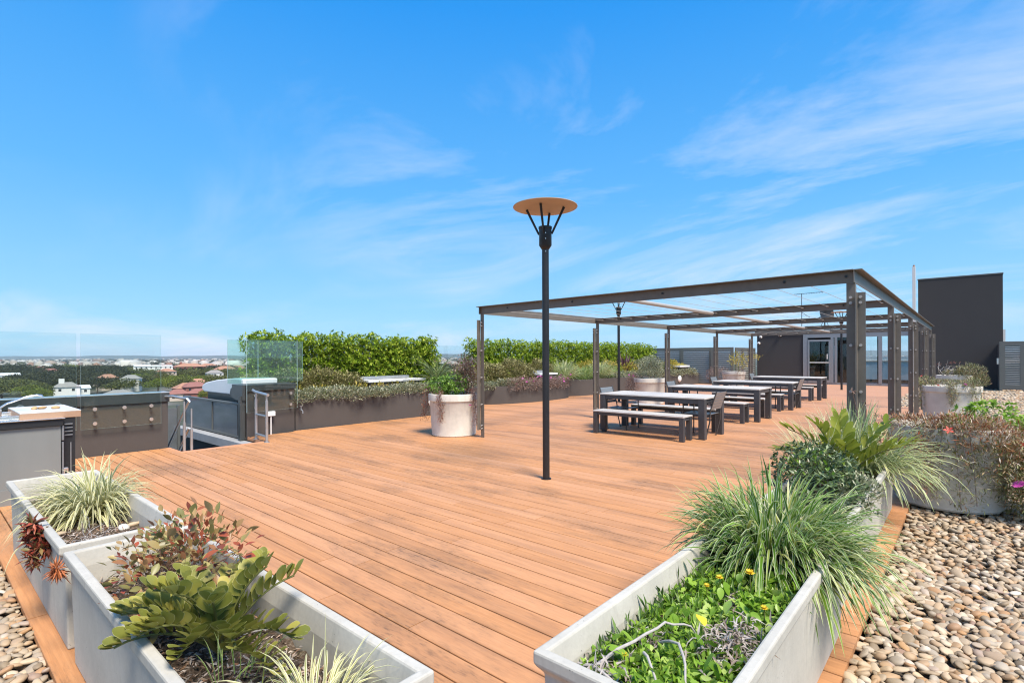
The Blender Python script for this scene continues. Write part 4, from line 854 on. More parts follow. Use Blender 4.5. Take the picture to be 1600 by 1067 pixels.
# ================================================================== PICNIC TABLES, BENCHES, CHAIRS
def slat_top(root, x0, x1, y0, y1, z, n, th=.025, frame=.045):
    w_ = (y1-y0-2*frame)/n
    for i in range(n):
        mb = MB(root.location); mb.box(x0+frame, x1-frame, y0+frame+i*w_+.002, y0+frame+(i+1)*w_-.002, z-th, z+random.uniform(-.001, .001)); mb.build('slat', 'weathered_slat', root, bevel=.002)
    mb = MB(root.location); mb.box(x0, x1, y0, y0+frame-.002, z-th, z).box(x0, x1, y1-frame+.002, y1, z-th, z).box(x0, x0+frame-.002, y0+frame, y1-frame, z-th, z).box(x1-frame+.002, x1, y0+frame, y1-frame, z-th, z); mb.build('edge_frame', 'weathered_slat', root, bevel=.002)
def table(x0, x1, y0, y1, label):
    r = thing('picnic_table', label, 'table', ((x0+x1)/2, (y0+y1)/2, 0), group='picnic tables under the pergola'); slat_top(r, x0, x1, y0, y1, .75, 8)
    L = .115
    mb = MB(r.location); mb.box(x0+L, x1-L, y0+.02, y0+.05, .645, .723).box(x0+L, x1-L, y1-.05, y1-.02, .645, .723).box(x0+.02, x0+.05, y0+L, y1-L, .645, .723).box(x1-.05, x1-.02, y0+L, y1-L, .645, .723); mb.build('apron', 'table_frame', r)
    for a_ in (x0+.004, x1-.004-L):
        for b_ in (y0+.004, y1-.004-L): mb = MB(r.location); mb.box(a_, a_+L, b_, b_+L, 0, .723); mb.build('leg', 'table_frame', r, bevel=.004)
    return r
def bench(x0, x1, y0, y1, label, h=.45):
    r = thing('bench', label, 'bench', ((x0+x1)/2, (y0+y1)/2, 0), group='benches at the picnic tables'); slat_top(r, x0, x1, y0, y1, h, 3, frame=.035)
    L = .085
    mb = MB(r.location); mb.box(x0+L, x1-L, y0+.015, y0+.04, h-.085, h-.027).box(x0+L, x1-L, y1-.04, y1-.015, h-.085, h-.027).box(x0+.02, x0+.05, y0+L, y1-L, h-.085, h-.027).box(x1-.05, x1-.02, y0+L, y1-L, h-.085, h-.027); mb.build('apron', 'table_frame', r)
    for a_ in (x0+.004, x1-.004-L):
        for b_ in (y0+.004, y1-.004-L): mb = MB(r.location); mb.box(a_, a_+L, b_, b_+L, 0, h-.027); mb.build('leg', 'table_frame', r, bevel=.004)
ORD = ('nearest', 'second', 'third', 'farthest')
TY = [9.33, 12.58, 15.85, 19.90]; TX = [(-5.73, -3.565), (-5.74, -3.57), (-5.80, -3.64), (-5.86, -3.72)]
for i in range(4):
    (x0, x1), y0 = TX[i], TY[i]; table(x0, x1, y0, y0+1.0, 'long picnic table with pale slatted top, '+ORD[i]+' under the pergola')
    bench(x0+.13, x1-.19, y0-.47, y0-.07, 'slatted bench on the near side of the '+ORD[i]+' picnic table')
    bench(x0+.13, x1-.19, y0+1.07, y0+1.47, 'slatted bench on the far side of the '+ORD[i]+' picnic table')
def make_chair(label):
    """armchair, seat facing +x; slatted seat and slatted back"""
    r = thing('garden_chair', label, 'chair', (0, 0, 0), group='slatted chairs at the table ends')
    W2 = .255
    for s in (-1, 1):
        y = s*W2
        MB().tube([(-.16, y, 0), (-.235, y, .30), (-.24, y, .44), (-.25, y, .52), (-.36, y, .86)], .0125, 10).build('back_leg', 'chair_metal', r, True)
        MB().tube([(.27, y, 0), (.262, y, .62), (.25, y, .645), (.18, y, .655), (-.27, y, .62)], .0125, 10).build('arm', 'chair_metal', r, True)
        MB().tube([(.262, y*.97, .42), (-.235, y*.97, .41)], .011, 8).build('seat_rail', 'chair_metal', r, True)
    sm = MB().box(-.021, .021, -W2+.012, W2-.012, -.004, .004).mesh('seat_slat', 'chair_slat')
    for i in range(9): o = link('seat_slat', sm, r, (.245-i*.056, 0, .435-.012*math.sin(i/8*math.pi)))
    bm2 = MB().box(-.004, .004, -W2+.012, W2-.012, -.0255, .0255).mesh('back_slat', 'chair_slat')
    for i in range(6): f = (i+.35)/5.6; o = link('back_slat', bm2, r, (-.258-f*.098, 0, .53+f*.30)); o.rotation_euler = (0, -.31, 0)
    return r
ch = make_chair('slatted metal armchair at the open end of the nearest table'); tb2 = {}
for c_o in bpy.data.objects:
    if c_o.parent: tb2.setdefault(c_o.parent, []).append(c_o)
for i, (x, y, rz, lab) in enumerate([(-3.80, 9.83, 180, None), (-5.52, 9.83, 0, 'slatted metal armchair tucked under the far end of the nearest table'), (-5.54, 13.08, 0, 'slatted metal armchair behind the second table beside the pergola post'),
     (-5.62, 16.35, 0, 'slatted metal armchair behind the third table next to the round light'), (-3.87, 16.35, 180, 'slatted metal armchair at the open end of the third table'), (-5.70, 20.4, 0, 'slatted metal armchair behind the farthest table')]):
    o = ch if i == 0 else copy_tree(ch, None, tb2); o.location = (x, y, 0); o.rotation_euler = (0, 0, R_(rz)); 
    if lab: setp(o, lab)
# all chairs share one slat colour
# ================================================================== CONCRETE TROUGHS AND POTS
def trough(x0, x1, y0, y1, h, soil, label):
    r = thing('planter_trough', label, 'planter', ((x0+x1)/2, (y0+y1)/2, 0), group='pale concrete trough planters'); mb = MB(r.location)
    rings = [(0, .04), (h-.075, .026), (h-.045, .0), (h, .0), (h, .038), (h-.08, .056), (h-.3, .066)]
    vs = [(x, y, z) for z, i in rings for x, y in ((x0+i, y0+i), (x1-i, y0+i), (x1-i, y1-i), (x0+i, y1-i))]
    fs = [(k*4+j, k*4+(j+1) % 4, k*4+4+(j+1) % 4, k*4+4+j) for k in range(len(rings)-1) for j in range(4)]+[(3, 2, 1, 0)]
    mb.add(vs, fs); mb.build('body', 'trough_concrete', r, bevel=.008)
    nx, ny = int((x1-x0)/.03), int((y1-y0)/.03); X, Y = np.meshgrid(np.linspace(x0+.066, x1-.066, nx), np.linspace(y0+.066, y1-.066, ny))
    Z = soil+.012*np.sin(X*9+1)*np.cos(Y*13)+.010*rng.normal(0, 1, X.shape); V = np.stack([X-r.location.x, Y-r.location.y, Z], -1).reshape(-1, 3)
    q = np.arange(nx*ny).reshape(ny, nx); F = np.stack([q[:-1, :-1], q[:-1, 1:], q[1:, 1:], q[1:, :-1]], -1).reshape(-1, 4)
    link('soil', npmesh('soil', V, F, 'mulch', smooth=True), r)
    n = int((x1-x0)*(y1-y0)*2600); P = np.column_stack([rng.uniform(x0+.08, x1-.08, n), rng.uniform(y0+.08, y1-.08, n), soil+rng.uniform(.0, .022, n)])-np.array(r.location)
    D = rdir(n); D[:, 2] *= .25; setp(link('mulch_chips', leafmesh('mulch_chips', P, D, rng.uniform(.012, .05, n), rng.uniform(.004, .011, n), 'mulch_chip', .3), r), kind='stuff')
    return r
trough(-5.70, -3.50, .505, 1.075, .555, .385, 'concrete trough planter holding the cream striped grass by the barbecue bench')
trough(-3.40, -1.245, .505, 1.065, .555, .38, 'concrete trough planter holding red leaved shrub and thick leaved cycad')
trough(-1.085, -.495, 1.345, 3.375, .555, .37, 'concrete trough planter full of green weeds with yellow flowers')
trough(-1.11, -.54, 3.615, 6.40, .52, .43, 'concrete trough planter behind the big grass clump beside the large pot')
def pot(x, y, label, R=.49, h=.80):
    r = thing('round_pot', label, 'planter', (x, y, 0), group='round concrete pots with banded rims'); k = R/.49
    MB().lathe((0, 0, 0), [(0, 0), (.415*k, 0), (.428*k, .02), (.425*k, .04), (.445*k, .3), (.462*k, h-.145), (.466*k, h-.14), (.488*k, h-.128), (.492*k, h-.02), (.488*k, h-.004), (.478*k, h), (.452*k, h), (.446*k, h-.01), (.44*k, h-.12)], 72).build('body', 'pot_concrete', r, True)
    MB().lathe((0, 0, 0), [(0, h-.06), (.2*k, h-.055), (.442*k, h-.07)], 32).build('soil', 'mulch', r)
    m_ = MB(); m_.cyl((-.05, -.468*k, h-.155), (-.05, -.46*k, h-.155), .009, 8); m_.build('drain_hole', 'black_plastic', r); return r
pot(-7.58, 6.99, 'stained round pot beside the left front pergola post')
pot(-.17, 7.02, 'large round pot half hidden by trailing pigface', .50, .80)
pot(-.33, 15.7, 'tapered round pot standing alone at the deck edge', .56, .80)
pot(-.40, 23.6, 'round pot partly hidden behind the other pot at the deck edge')
pot(-7.66, 15.46, 'round pot behind the first table beside brown flowers')
pot(-7.88, 24.0, 'farthest round pot in front of the cupboard doors')
# ================================================================== BARBECUE BENCH
bq = thing('barbecue_bench', 'grey steel outdoor kitchen bench with sink and timber edged top', 'kitchen bench', (-8.0, .6, 0)); L0 = bq.location
mb = MB(L0); mb.box(-8.45, -7.56, -.9, 1.235, .03, .855); mb.build('cabinet', 'powder_black', bq)
mb = MB(L0); mb.box(-7.50, -7.47, -.9, 1.10, .0, .78); mb.build('front_panel', 'steel_panel', bq, bevel=.004)
mb = MB(L0); mb.box(-7.53, -7.44, -.9, 1.115, .783, .855); mb.build('front_rail', 'powder_black', bq, bevel=.004)
mb = MB(L0); mb.box(-7.47, -7.462, -.9, 1.06, .0, .16); mb.build('kick_panel', 'steel_panel', bq)
mb = MB(L0); mb.box(-8.56, -7.55, .78, 1.285, .857, .925); mb.build('side_top', 'timber_edge', bq, bevel=.004)
mb = MB(L0); mb.box(-8.57, -7.42, -.9, 1.13, .858, .868); mb.build('sink_top', 'steel_bright', bq, bevel=.003)
mb = MB(L0); mb.box(-8.56, -7.55, .78, 1.285, .926, .934); mb.build('counter', 'counter_top', bq)
mb = MB(L0)
for q in ((-8.3, -7.6, -.7, -.68), (-8.3, -7.6, .93, .95), (-8.3, -8.28, -.68, .93), (-7.62, -7.6, -.68, .93)): mb.box(*q, .869, .905)
mb.build('sink_rim', 'steel_bright', bq, bevel=.004)
mb = MB(L0); mb.lathe((0, 0, 0), [(0, 0), (.026, 0), (.026, .004), (0, .004)], 20); mb.v = [(z-7.467-L0.x+.0, x*1+.90-L0.y, y+.50) for x, y, z in mb.v]; mb.build('round_hole', 'black_plastic', bq)
mb = MB(L0); mb.box(-7.52, -7.46, 1.105, 1.125, .62, .78).box(-7.52, -7.46, 1.107, 1.122, .12, .60); mb.build('hinge_strip', 'aluminium', bq, bevel=.003)
mb = MB(L0); mb.box(-7.52, -7.455, 1.118, 1.16, .16, .32); mb.build('handle', 'steel_bright', bq, bevel=.006); mb = MB(L0); mb.box(-7.50, -7.453, 1.13, 1.148, .19, .29); mb.build('handle_slot', 'black_plastic', bq)
mb = MB(L0)
for z in (.66, .70, .74, .78): mb.box(-7.556, -7.54, 1.14, 1.21, z, z+.012)
mb.build('vent', 'aluminium', bq); mb = MB(L0); mb.box(-7.556, -7.548, 1.19, 1.20, .15, .58); mb.build('strip', 'aluminium', bq)
for lab_, yy in (('curved chrome tap swung over the bench sink', .66), ('second chrome tap at the left end of the sink', .18)):
    tpp = thing('sink_tap', lab_, 'tap', (-8.0, yy, .868)); MB().tube([(0, 0, 0), (0, 0, .10), (.02, .06, .15), (.05, .20, .21), (.06, .30, .23), (.062, .34, .225), (.063, .35, .20)], .012, 10).build('spout', 'steel_bright', tpp, True)
    MB().cyl((0, 0, 0), (0, 0, .09), .02, 14).build('base', 'steel_bright', tpp, True); MB().beam((0, 0, .10), (-.02, -.08, .13), .012, .01).build('lever', 'steel_bright', tpp)
def small_stone(p, s, label, mat, nm='stone', cat='stone', grp=None):
    o = link(nm, npmesh(nm, *stones(np.zeros((1, 3)), np.ones(1), IV2, IF2, .1), mat, smooth=True), None, p); o.scale = (s,)*3; return setp(o, label, cat, grp)
for i, (x, y, l_) in enumerate(((-8.0, .95, 'golden bread piece on the steel bench nearest the tap'), (-8.02, 1.02, 'small crumbled bread piece in the middle of the bench'), (-7.95, 1.12, 'pale bread piece nearest the corner of the bench'))):
    small_stone((x, y, .95 if y > .78 else .88), .05, l_, 'bread', 'bread_piece', 'bread')
for i in range(2):
    hk = thing('eye_hook', ('round metal ring fixed to the parapet capping, left of the pair', 'round metal ring fixed to the parapet capping, right of the pair')[i], 'hook', (-10.13, (1.05, 1.46)[i], .80)); MB().tube([(0, .045*math.cos(a), .045*math.sin(a)) for a in np.linspace(0, 6.2, 14)], .008, 6).build('ring', 'galvanised', hk)

# ================================================================== PLANTS
def plant(name, label, cat, loc, group=None): return thing(name, label, cat, loc, 0, group)
def foliage(root, nm, centers, n, size, mat, w=.45, inner=.5, zb=.5, fold=.2, zmin=-.7, kind=None, stemmat=None, outw=.9, ros=0):
    Ps, Ds = [], []
    tot = sum(c[1][0]*c[1][1] for c in centers)
    for c, r in centers:
        p, d = ell(int(n*(r[0]*r[1])/tot/max(ros, 1)), np.array(c), r, inner, zmin); Ps.append(p); Ds.append(d)
    P = np.concatenate(Ps); D = np.concatenate(Ds)
    if ros:     # whorls of leaves round each shoot tip
        ax = unit(D*outw+rng.normal(0, .35, P.shape)+[0, 0, zb]); q = unit(np.cross(ax, rdir(len(P)))); b = np.cross(ax, q); LL = []
        for k in range(ros): an = k*6.283/ros+rng.normal(0, .25, len(P)); LL.append(unit(ax*rng.uniform(.25, .9, len(P))[:, None]+q*np.cos(an)[:, None]+b*np.sin(an)[:, None]))
        P = np.repeat(P, ros, 0); D = np.stack(LL, 1).reshape(-1, 3)
    else:
        D = D*outw+rng.normal(0, .55, P.shape); D[:, 2] += zb
    L = size*rng.uniform(.65, 1.3, len(P)); o = link(nm, leafmesh(nm, P, D, L, L*w, mat, fold), root)
    if kind: setp(o, kind=kind)
    return o
def twigs(root, nm, n, r, h, mat, thick=.004, base=(0, 0, 0), lean=.5):
    mb = MB()
    for i in range(n):
        a = rng.uniform(0, 6.28); e = rng.uniform(.1, 1)*lean; p = Vector(base)+Vector((rng.normal(0, r*.15), rng.normal(0, r*.15), 0)); hh_ = h*rng.uniform(.6, 1.1)
        q = p+Vector((math.cos(a)*r*e, math.sin(a)*r*e, hh_)); mid = (p+q)/2+Vector(rng.normal(0, r*.08, 3)); mb.tube([p, mid, q], [thick, thick*.8, thick*.4], 5)
        for k in range(2):
            f = rng.uniform(.4, .8); s_0 = p.lerp(q, f); mb.tube([s_0, s_0+Vector(rng.normal(0, r*.25, 3))+Vector((0, 0, h*.15))], [thick*.6, thick*.3], 4)
    return mb.build(nm, mat, root)
# --- hedges (clipped broadleaf)
def hedge(label, x, y0, y1, z1, th, n):
    r = plant('clipped_hedge', label, 'hedge', (x, (y0+y1)/2, .5), 'clipped green hedges behind the planters'); L_ = y1-y0
    # clumps along the hedge give the lumpy surface
    cs = []; k = int(L_/.42)
    for i in range(k):
        for zz in np.arange(.25, z1-.5, .36):
            cs.append(((rng.uniform(-.1, .1), -L_/2+(i+.5)*L_/k+rng.uniform(-.1, .1), zz+rng.uniform(-.06, .04)), (th*rng.uniform(.8, 1.05), .36*rng.uniform(.85, 1.15), .29*rng.uniform(.85, 1.1))))
    foliage(r, 'leaves', cs, n, .088, 'hedge_leaf', .38, .25, .45, .15, -1, outw=.9, ros=7)
    mb = MB(); 
    for i in range(int(L_*4)):
        yy = -L_/2+i/4.+rng.uniform(-.08, .08); mb.tube([(0, yy, -.1), (rng.uniform(-.1, .1), yy+rng.uniform(-.1, .1), .7), (rng.uniform(-.2, .2), yy+rng.uniform(-.2, .2), z1-.65)], [.016, .01, .005], 5)
    mb.build('stems', 'bark', r); return r
hedge('shorter clipped green hedge behind the long planter wall', -12.25, 5.05, 10.55, 1.86, .44, 70000)
hedge('longer clipped green hedge running back to the louvred screens', -12.95, 12.5, 26.2, 2.02, .46, 110000)
def row_cover(root, nm, y0, y1, xf, z, rx, rz, n, size, mat, jit=.05, step=.3, **k):
    cs = []
    for yy in np.arange(y0, y1, step): cs.append(((xf(yy)+rng.normal(0, jit), yy, z+rng.normal(0, jit*.5)), (rx*rng.uniform(.85, 1.15), step*.95, rz*rng.uniform(.8, 1.2))))
    return foliage(root, nm, cs, n, size, mat, **k)
gc = plant('ground_cover', 'silvery green small leaved ground cover spilling over the long planter wall', 'ground cover', (0, 0, 0))
row_cover(gc, 'leaves', 5.45, 10.9, lambda y: -10.62-.02*abs(y-8)-max(0, y-9.6)*.35, .66, .30, .17, 17000, .042, 'grey_leaf', w=.55, inner=.45)
gc = plant('shrub_mound', 'olive green mounded shrub at the front of the first hedge', 'shrub', (0, 0, 0))
foliage(gc, 'leaves', [((-11.65, 5.7, .86), (.5, .5, .36)), ((-11.6, 6.5, .90), (.5, .55, .36)), ((-11.65, 7.2, .82), (.4, .4, .30)), ((-11.7, 5.0, .85), (.4, .4, .32))], 9500, .05, 'olive_leaf', w=.55)
gc = plant('shrub_mound', 'pale yellow leaved plants peeping out between the mound and ground cover', 'shrub', (0, 0, 0))
foliage(gc, 'leaves', [((-11.1, 5.6+.52*i, .74), (.16, .22, .10)) for i in range(7)], 420, .10, 'yellow_leaf', w=.3)
def cycad(loc, label, n=22, L=.95):
    r = plant('cycad', label, 'cycad', loc)
    for i in range(n):
        a = i*2.4+rng.uniform(-.2, .2); e0 = rng.uniform(.45, 1.25); pts = []; d = np.array([math.cos(a)*math.cos(e0), math.sin(a)*math.cos(e0), math.sin(e0)]); p = np.zeros(3)
        for k in range(15): pts.append(p.copy()); p = p+d*L/14; d = unit(d+np.array([0, 0, -.075-.02*k/3]))
        pts = np.array(pts); sd = unit(np.cross(pts[3]-pts[0], [0, 0, 1.])); P, D, Ls = [], [], []
        for k in range(1, 15):
            for h_ in (0, .5):
                q = pts[k-1]+(pts[k]-pts[k-1])*h_; t_ = (k+h_)/15
                for s in (-1, 1): P.append(q); D.append(sd*s+unit(pts[k]-pts[k-1])*.75+np.array([0, 0, .25])); Ls.append(.17*math.sin(min(1, t_*1.3+.15)*math.pi*.95)+.03)
        Ls = np.array(Ls); f = link('frond', leafmesh('frond', np.array(P), np.array(D), Ls, .013, 'cycad', .2), r)
        MB().tube([tuple(q) for q in pts[::3]], [.008, .007, .005, .003, .002][:len(pts[::3])], 5).build('rib', 'stem_green', f)
    MB().lathe((0, 0, 0), [(0, .1), (.09, .06), (.1, -.15)], 12).build('trunk', 'bark', r); return r
cycad((-10.95, 9.45, .82), 'feathery dark green cycad in the planter above the nearest round pot', 26, 1.05)
# --- second planter
gc = plant('shrub_mound', 'wide olive green mound behind the pink flowers', 'shrub', (0, 0, 0)); foliage(gc, 'leaves', [((-11.9, 12.6, .85), (.5, .7, .40)), ((-11.85, 13.6, .95), (.5, .75, .44)), ((-11.9, 14.4, .82), (.4, .5, .32))], 11000, .055, 'olive_leaf', w=.6)
gc = plant('ground_cover', 'grey green ground cover under the olive mound', 'ground cover', (0, 0, 0)); row_cover(gc, 'leaves', 11.9, 13.6, lambda y: -11.45+.2*(y-11.9), .58, .25, .15, 4000, .045, 'grey_leaf', w=.55)
def flowers(root, P, size, mat, n=9):
    me = None
    for p in P:
        if me is None:
            a = np.linspace(0, 2*math.pi, n, endpoint=False); D = np.stack([np.cos(a), np.sin(a), np.full(n, .25)], 1); me = leafmesh('flower', np.zeros((n, 3)), D, size, size*.5, mat, .1)
        o = link('flower', me, root, p); o.rotation_euler = (rng.uniform(-.5, .5), rng.uniform(.2, .9), rng.uniform(0, 6)); 
pk = plant('pigface_plant', 'brownish pigface with many pink flowers spilling over the bulging planter', 'flowers', (0, 0, 0))
foliage(pk, 'leaves', [((-10.98+.22*math.cos((y-14)*.9)-.15, y, .56+rng.uniform(-.04, .05)), (.30, .26, .24)) for y in np.arange(12.7, 15.7, .28)], 9500, .065, 'brown_trail', w=.16, inner=.35, zb=.2)
flowers(pk, [(-10.98+.22*math.cos((y-14)*.9)+.08+rng.uniform(-.2, .05), y, .72+rng.uniform(-.10, .13)) for y in np.linspace(12.8, 15.7, 26)], .045, 'petal_pink')
# --- third planter row
def tuft(name, label, loc, n, L, w, mat, cat='grass', group=None, **k):
    r = plant(name, label, cat, loc, group); link('blades', blades('blades', (0, 0, 0), n, L, w, mat, **k), r); return r
gs = 'striped grass tufts in the far planter'
tuft('grass_tuft', 'broad striped grass tuft just left of the second pergola post', (-11.55, 16.3, .62), 420, .75, .020, 'blade_pale', group=gs, spread=.2)
tuft('grass_tuft', 'dense striped grass tuft spilling over the wall right of the second pergola post', (-11.35, 18.6, .62), 460, .70, .020, 'blade_pale', group=gs, spread=.25)
tuft('grass_tuft', 'lower striped grass tuft behind the pergola post', (-11.5, 17.5, .58), 360, .62, .018, 'blade_green', group=gs, spread=.25)
gc = plant('shrub_mound', 'dark olive shrub beside the small pale ledge', 'shrub', (0, 0, 0)); foliage(gc, 'leaves', [((-12.2, 15.6, .95), (.5, .6, .42))], 4500, .06, 'olive_leaf', w=.5)
gc = plant('shrub', 'yellow and green leaved shrub behind the striped grasses', 'shrub', (0, 0, 0)); foliage(gc, 'leaves', [((-12.2, 19.0, .95), (.45, .9, .35)), ((-12.0, 20.3, .90), (.5, .8, .36)), ((-11.6, 21.4, .85), (.4, .6, .3))], 2200, .10, 'yellow_leaf', w=.4)
foliage(gc, 'green_leaves', [((-11.9, 19.6, .75), (.6, 1.6, .32))], 3500, .08, 'lush_leaf', w=.4)
gc = tuft('strap_leaf_plant', 'dark purple strap leaved plant among the yellow shrubs', (-11.9, 21.6, .8), 60, .75, .07, 'purple_leaf', 'plant', spread=.1, droop=.7)
gc = plant('shrub', 'grey green loose shrub behind the round pot with brown flowers', 'shrub', (0, 0, 0)); foliage(gc, 'leaves', [((-11.5, 22.8, .9), (.6, .8, .5)), ((-11.7, 23.8, .95), (.5, .7, .55))], 5500, .07, 'grey_leaf', w=.35)
gc = plant('shrub', 'bright yellow leaved shrub in front of the louvred screen', 'shrub', (0, 0, 0)); foliage(gc, 'leaves', [((-11.5, 25.6, .90), (.4, .55, .34)), ((-11.4, 26.5, .8), (.35, .5, .24))], 1500, .12, 'yellow_leaf', w=.4)
gc = cycad((-11.6, 24.7, .75), 'dark spiky palm beside the yellow leaved shrub', 16, .8)
gc = plant('ground_cover', 'grey green ground cover along the far planter wall', 'ground cover', (0, 0, 0)); row_cover(gc, 'leaves', 22.0, 27.4, lambda y: -10.98, .62, .22, .2, 7000, .055, 'grey_leaf', w=.55)
gc = plant('ground_cover', 'mixed low ground cover below the striped grasses', 'ground cover', (0, 0, 0)); row_cover(gc, 'leaves', 19.2, 22.0, lambda y: -11.25, .62, .25, .2, 3200, .06, 'grey_leaf', w=.5)
# --- pots
def trail(root, nm, path, n, spread, size, mat, w=.2):
    """leaves strung along a hanging stem"""
    path = np.array(path, float); seg = np.linalg.norm(np.diff(path, axis=0), axis=1); cum = np.r_[0, np.cumsum(seg)]; t_ = rng.random(n)*cum[-1]
    P = np.stack([np.interp(t_, cum, path[:, i]) for i in range(3)], 1)+rng.normal(0, spread, (n, 3)); D = rdir(n, .35)
    o = setp(link(nm, leafmesh(nm, P, D, size*rng.uniform(.6, 1.3, n), size*w, mat, .25), root), kind='stuff'); MB().tube([tuple(q) for q in path], .005, 5).build('stem', 'twig', o); return o
def potpt(c, R, ang, z, z0=.8):     # hanging stem on the pot's side; ang measured from -Y towards +X
    return [(c[0]+(R-.12)*math.sin(ang), c[1]-(R-.12)*math.cos(ang), z0-.03), (c[0]+(R-.0)*math.sin(ang), c[1]-(R)*math.cos(ang), z0+.04)]+[(c[0]+(R+.03)*math.sin(ang+.10*i*math.copysign(1, ang+.01)*.3), c[1]-(R+.03)*math.cos(ang+.10*i*.3), z0-(z0-z)*(i/3)) for i in range(1, 4)]
c = (-7.58, 6.99)
pp = plant('potted_shrub', 'bright green rounded bush in the nearest round pot', 'shrub', (c[0], c[1], .78)); foliage(pp, 'leaves', [((-.18, -.20, .12), (.30, .24, .24)), ((.0, .0, .18), (.30, .26, .26)), ((-.30, .1, .14), (.24, .25, .22)), ((.14, -.22, .08), (.2, .18, .18))], 3600, .048, 'lush_leaf', w=.42, zb=.9, ros=6)
pp = plant('potted_shrub', 'thin brown bush with bare stems at the back of the nearest pot', 'shrub', (c[0]+.12, c[1]+.22, .75)); twigs(pp, 'twigs', 26, .38, .75, 'stem_brown', .005); foliage(pp, 'leaves', [((0, 0, .42), (.34, .28, .36))], 1500, .045, 'brown_trail', w=.4, inner=.1); foliage(pp, 'green_leaves', [((0, 0, .34), (.30, .28, .26))], 500, .03, 'olive_leaf', w=.4, inner=.2)
pp = plant('trailing_plant', 'reddish trailing stems hanging down the sides of the nearest pot', 'plant', (0, 0, 0), )
trail(pp, 'trail', potpt(c, .49, .25, .30), 430, .032, .048, 'red_trail'); trail(pp, 'trail', potpt(c, .49, .30, .52), 200, .035, .035, 'brown_trail')
trail(pp, 'trail', potpt(c, .51, -1.0, .33), 620, .05, .05, 'red_trail'); trail(pp, 'trail', potpt(c, .52, -1.15, .45), 300, .06, .04, 'pigface_leaf'); trail(pp, 'trail', potpt(c, .53, 1.6, .22), 620, .05, .04, 'red_trail'); trail(pp, 'trail', potpt(c, .53, 1.75, .45), 300, .05, .04, 'red_trail')
flowers(pp, [(c[0]-.35, c[1]-.38, .86), (c[0]+.55, c[1]-.1, .60)], .035, 'petal_pink', 8)
c = (-7.66, 15.46)
pp = plant('potted_shrub', 'grey green bushy plant in the pot behind the first table', 'shrub', (c[0], c[1], .78)); foliage(pp, 'leaves', [((0, 0, .22), (.42, .42, .34)), ((.15, .1, .45), (.25, .25, .25))], 2600, .05, 'grey_leaf', w=.35)
pp = plant('trailing_plant', 'brown dry flower mass spilling over the left of that pot', 'plant', (0, 0, 0)); foliage(pp, 'leaves', [((c[0]-.35, c[1]-.32, .62), (.28, .26, .32)), ((c[0]-.5, c[1]-.2, .45), (.2, .2, .3))], 3200, .06, 'brown_trail', w=.14, zb=.2)
flowers(pp, [(c[0]-.3, c[1]-.5, .88), (c[0]-.5, c[1]-.4, .9)], .04, 'petal_pink', 8)
c = (-7.88, 24.0)
pp = plant('trailing_plant', 'brown dry plant spilling over the farthest pot', 'plant', (0, 0, 0)); foliage(pp, 'leaves', [((c[0]-.35, c[1]-.3, .62), (.42, .3, .34)), ((c[0]+.38, c[1]-.3, .6), (.2, .25, .34)), ((c[0]-.9, c[1]-.1, .6), (.3, .25, .34))], 3000, .07, 'brown_trail', w=.14, zb=.3)
pp = plant('potted_shrub', 'loose yellow green sprigs rising from the farthest pot', 'shrub', (c[0]+.2, c[1], .75)); twigs(pp, 'twigs', 9, .8, .85, 'stem_green', .006, lean=.8); foliage(pp, 'leaves', [((0, 0, .45), (.45, .4, .4)), ((.65, 0, .65), (.3, .2, .12))], 350, .11, 'yellow_leaf', w=.3, inner=.2)
c = (-.33, 15.7)
pp = plant('trailing_plant', 'olive trailing plant hanging over the rim of the tapered pot', 'plant', (0, 0, 0))
for a_, z_, n_, s_1 in ((-.0, .36, 420, .045), (.12, .50, 300, .05), (-1.1, .30, 420, .045), (-1.2, .1, 280, .04), (.75, .52, 380, .05), (1.1, .15, 220, .03), (.5, .68, 200, .05)): trail(pp, 'trail', potpt(c, .56, a_, z_), n_, s_1, .055, 'pigface_leaf')
foliage(pp, 'leaves', [((c[0]-.45, c[1]-.1, .88), (.22, .22, .13)), ((c[0]+.0, c[1]-.2, .84), (.45, .2, .09)), ((c[0]+.4, c[1], .86), (.2, .22, .12))], 1700, .055, 'pigface_leaf', w=.2)
flowers(pp, [(c[0]+.26, c[1]-.52, .86), (c[0]-.63, c[1]-.15, .55)], .045, 'petal_pink', 8); flowers(pp, [(c[0]-.2, c[1]-.5, .82), (c[0]-.5, c[1]-.3, 1.02)], .035, 'petal_red', 7)
c = (-.40, 23.6)
pp = plant('trailing_plant', 'olive bushy plant over the right rim of the pot standing behind', 'plant', (0, 0, 0)); foliage(pp, 'leaves', [((c[0]+.45, c[1]-.25, .88), (.42, .32, .30)), ((c[0]+.1, c[1]-.3, .86), (.4, .2, .12)), ((c[0]+.65, c[1]-.3, .62), (.25, .2, .22))], 2600, .075, 'pigface_leaf', w=.2)
pp = plant('bare_stems', 'bare pale stems with red tips rising from the pot standing behind', 'plant', (c[0]-.25, c[1]-.3, .8)); twigs(pp, 'twigs', 8, .55, .42, 'twig_pale', .012, lean=.9); foliage(pp, 'leaves', [((.3, 0, .38), (.22, .1, .08)), ((-.2, 0, .36), (.14, .1, .06))], 45, .06, 'succulent_red', w=.25)
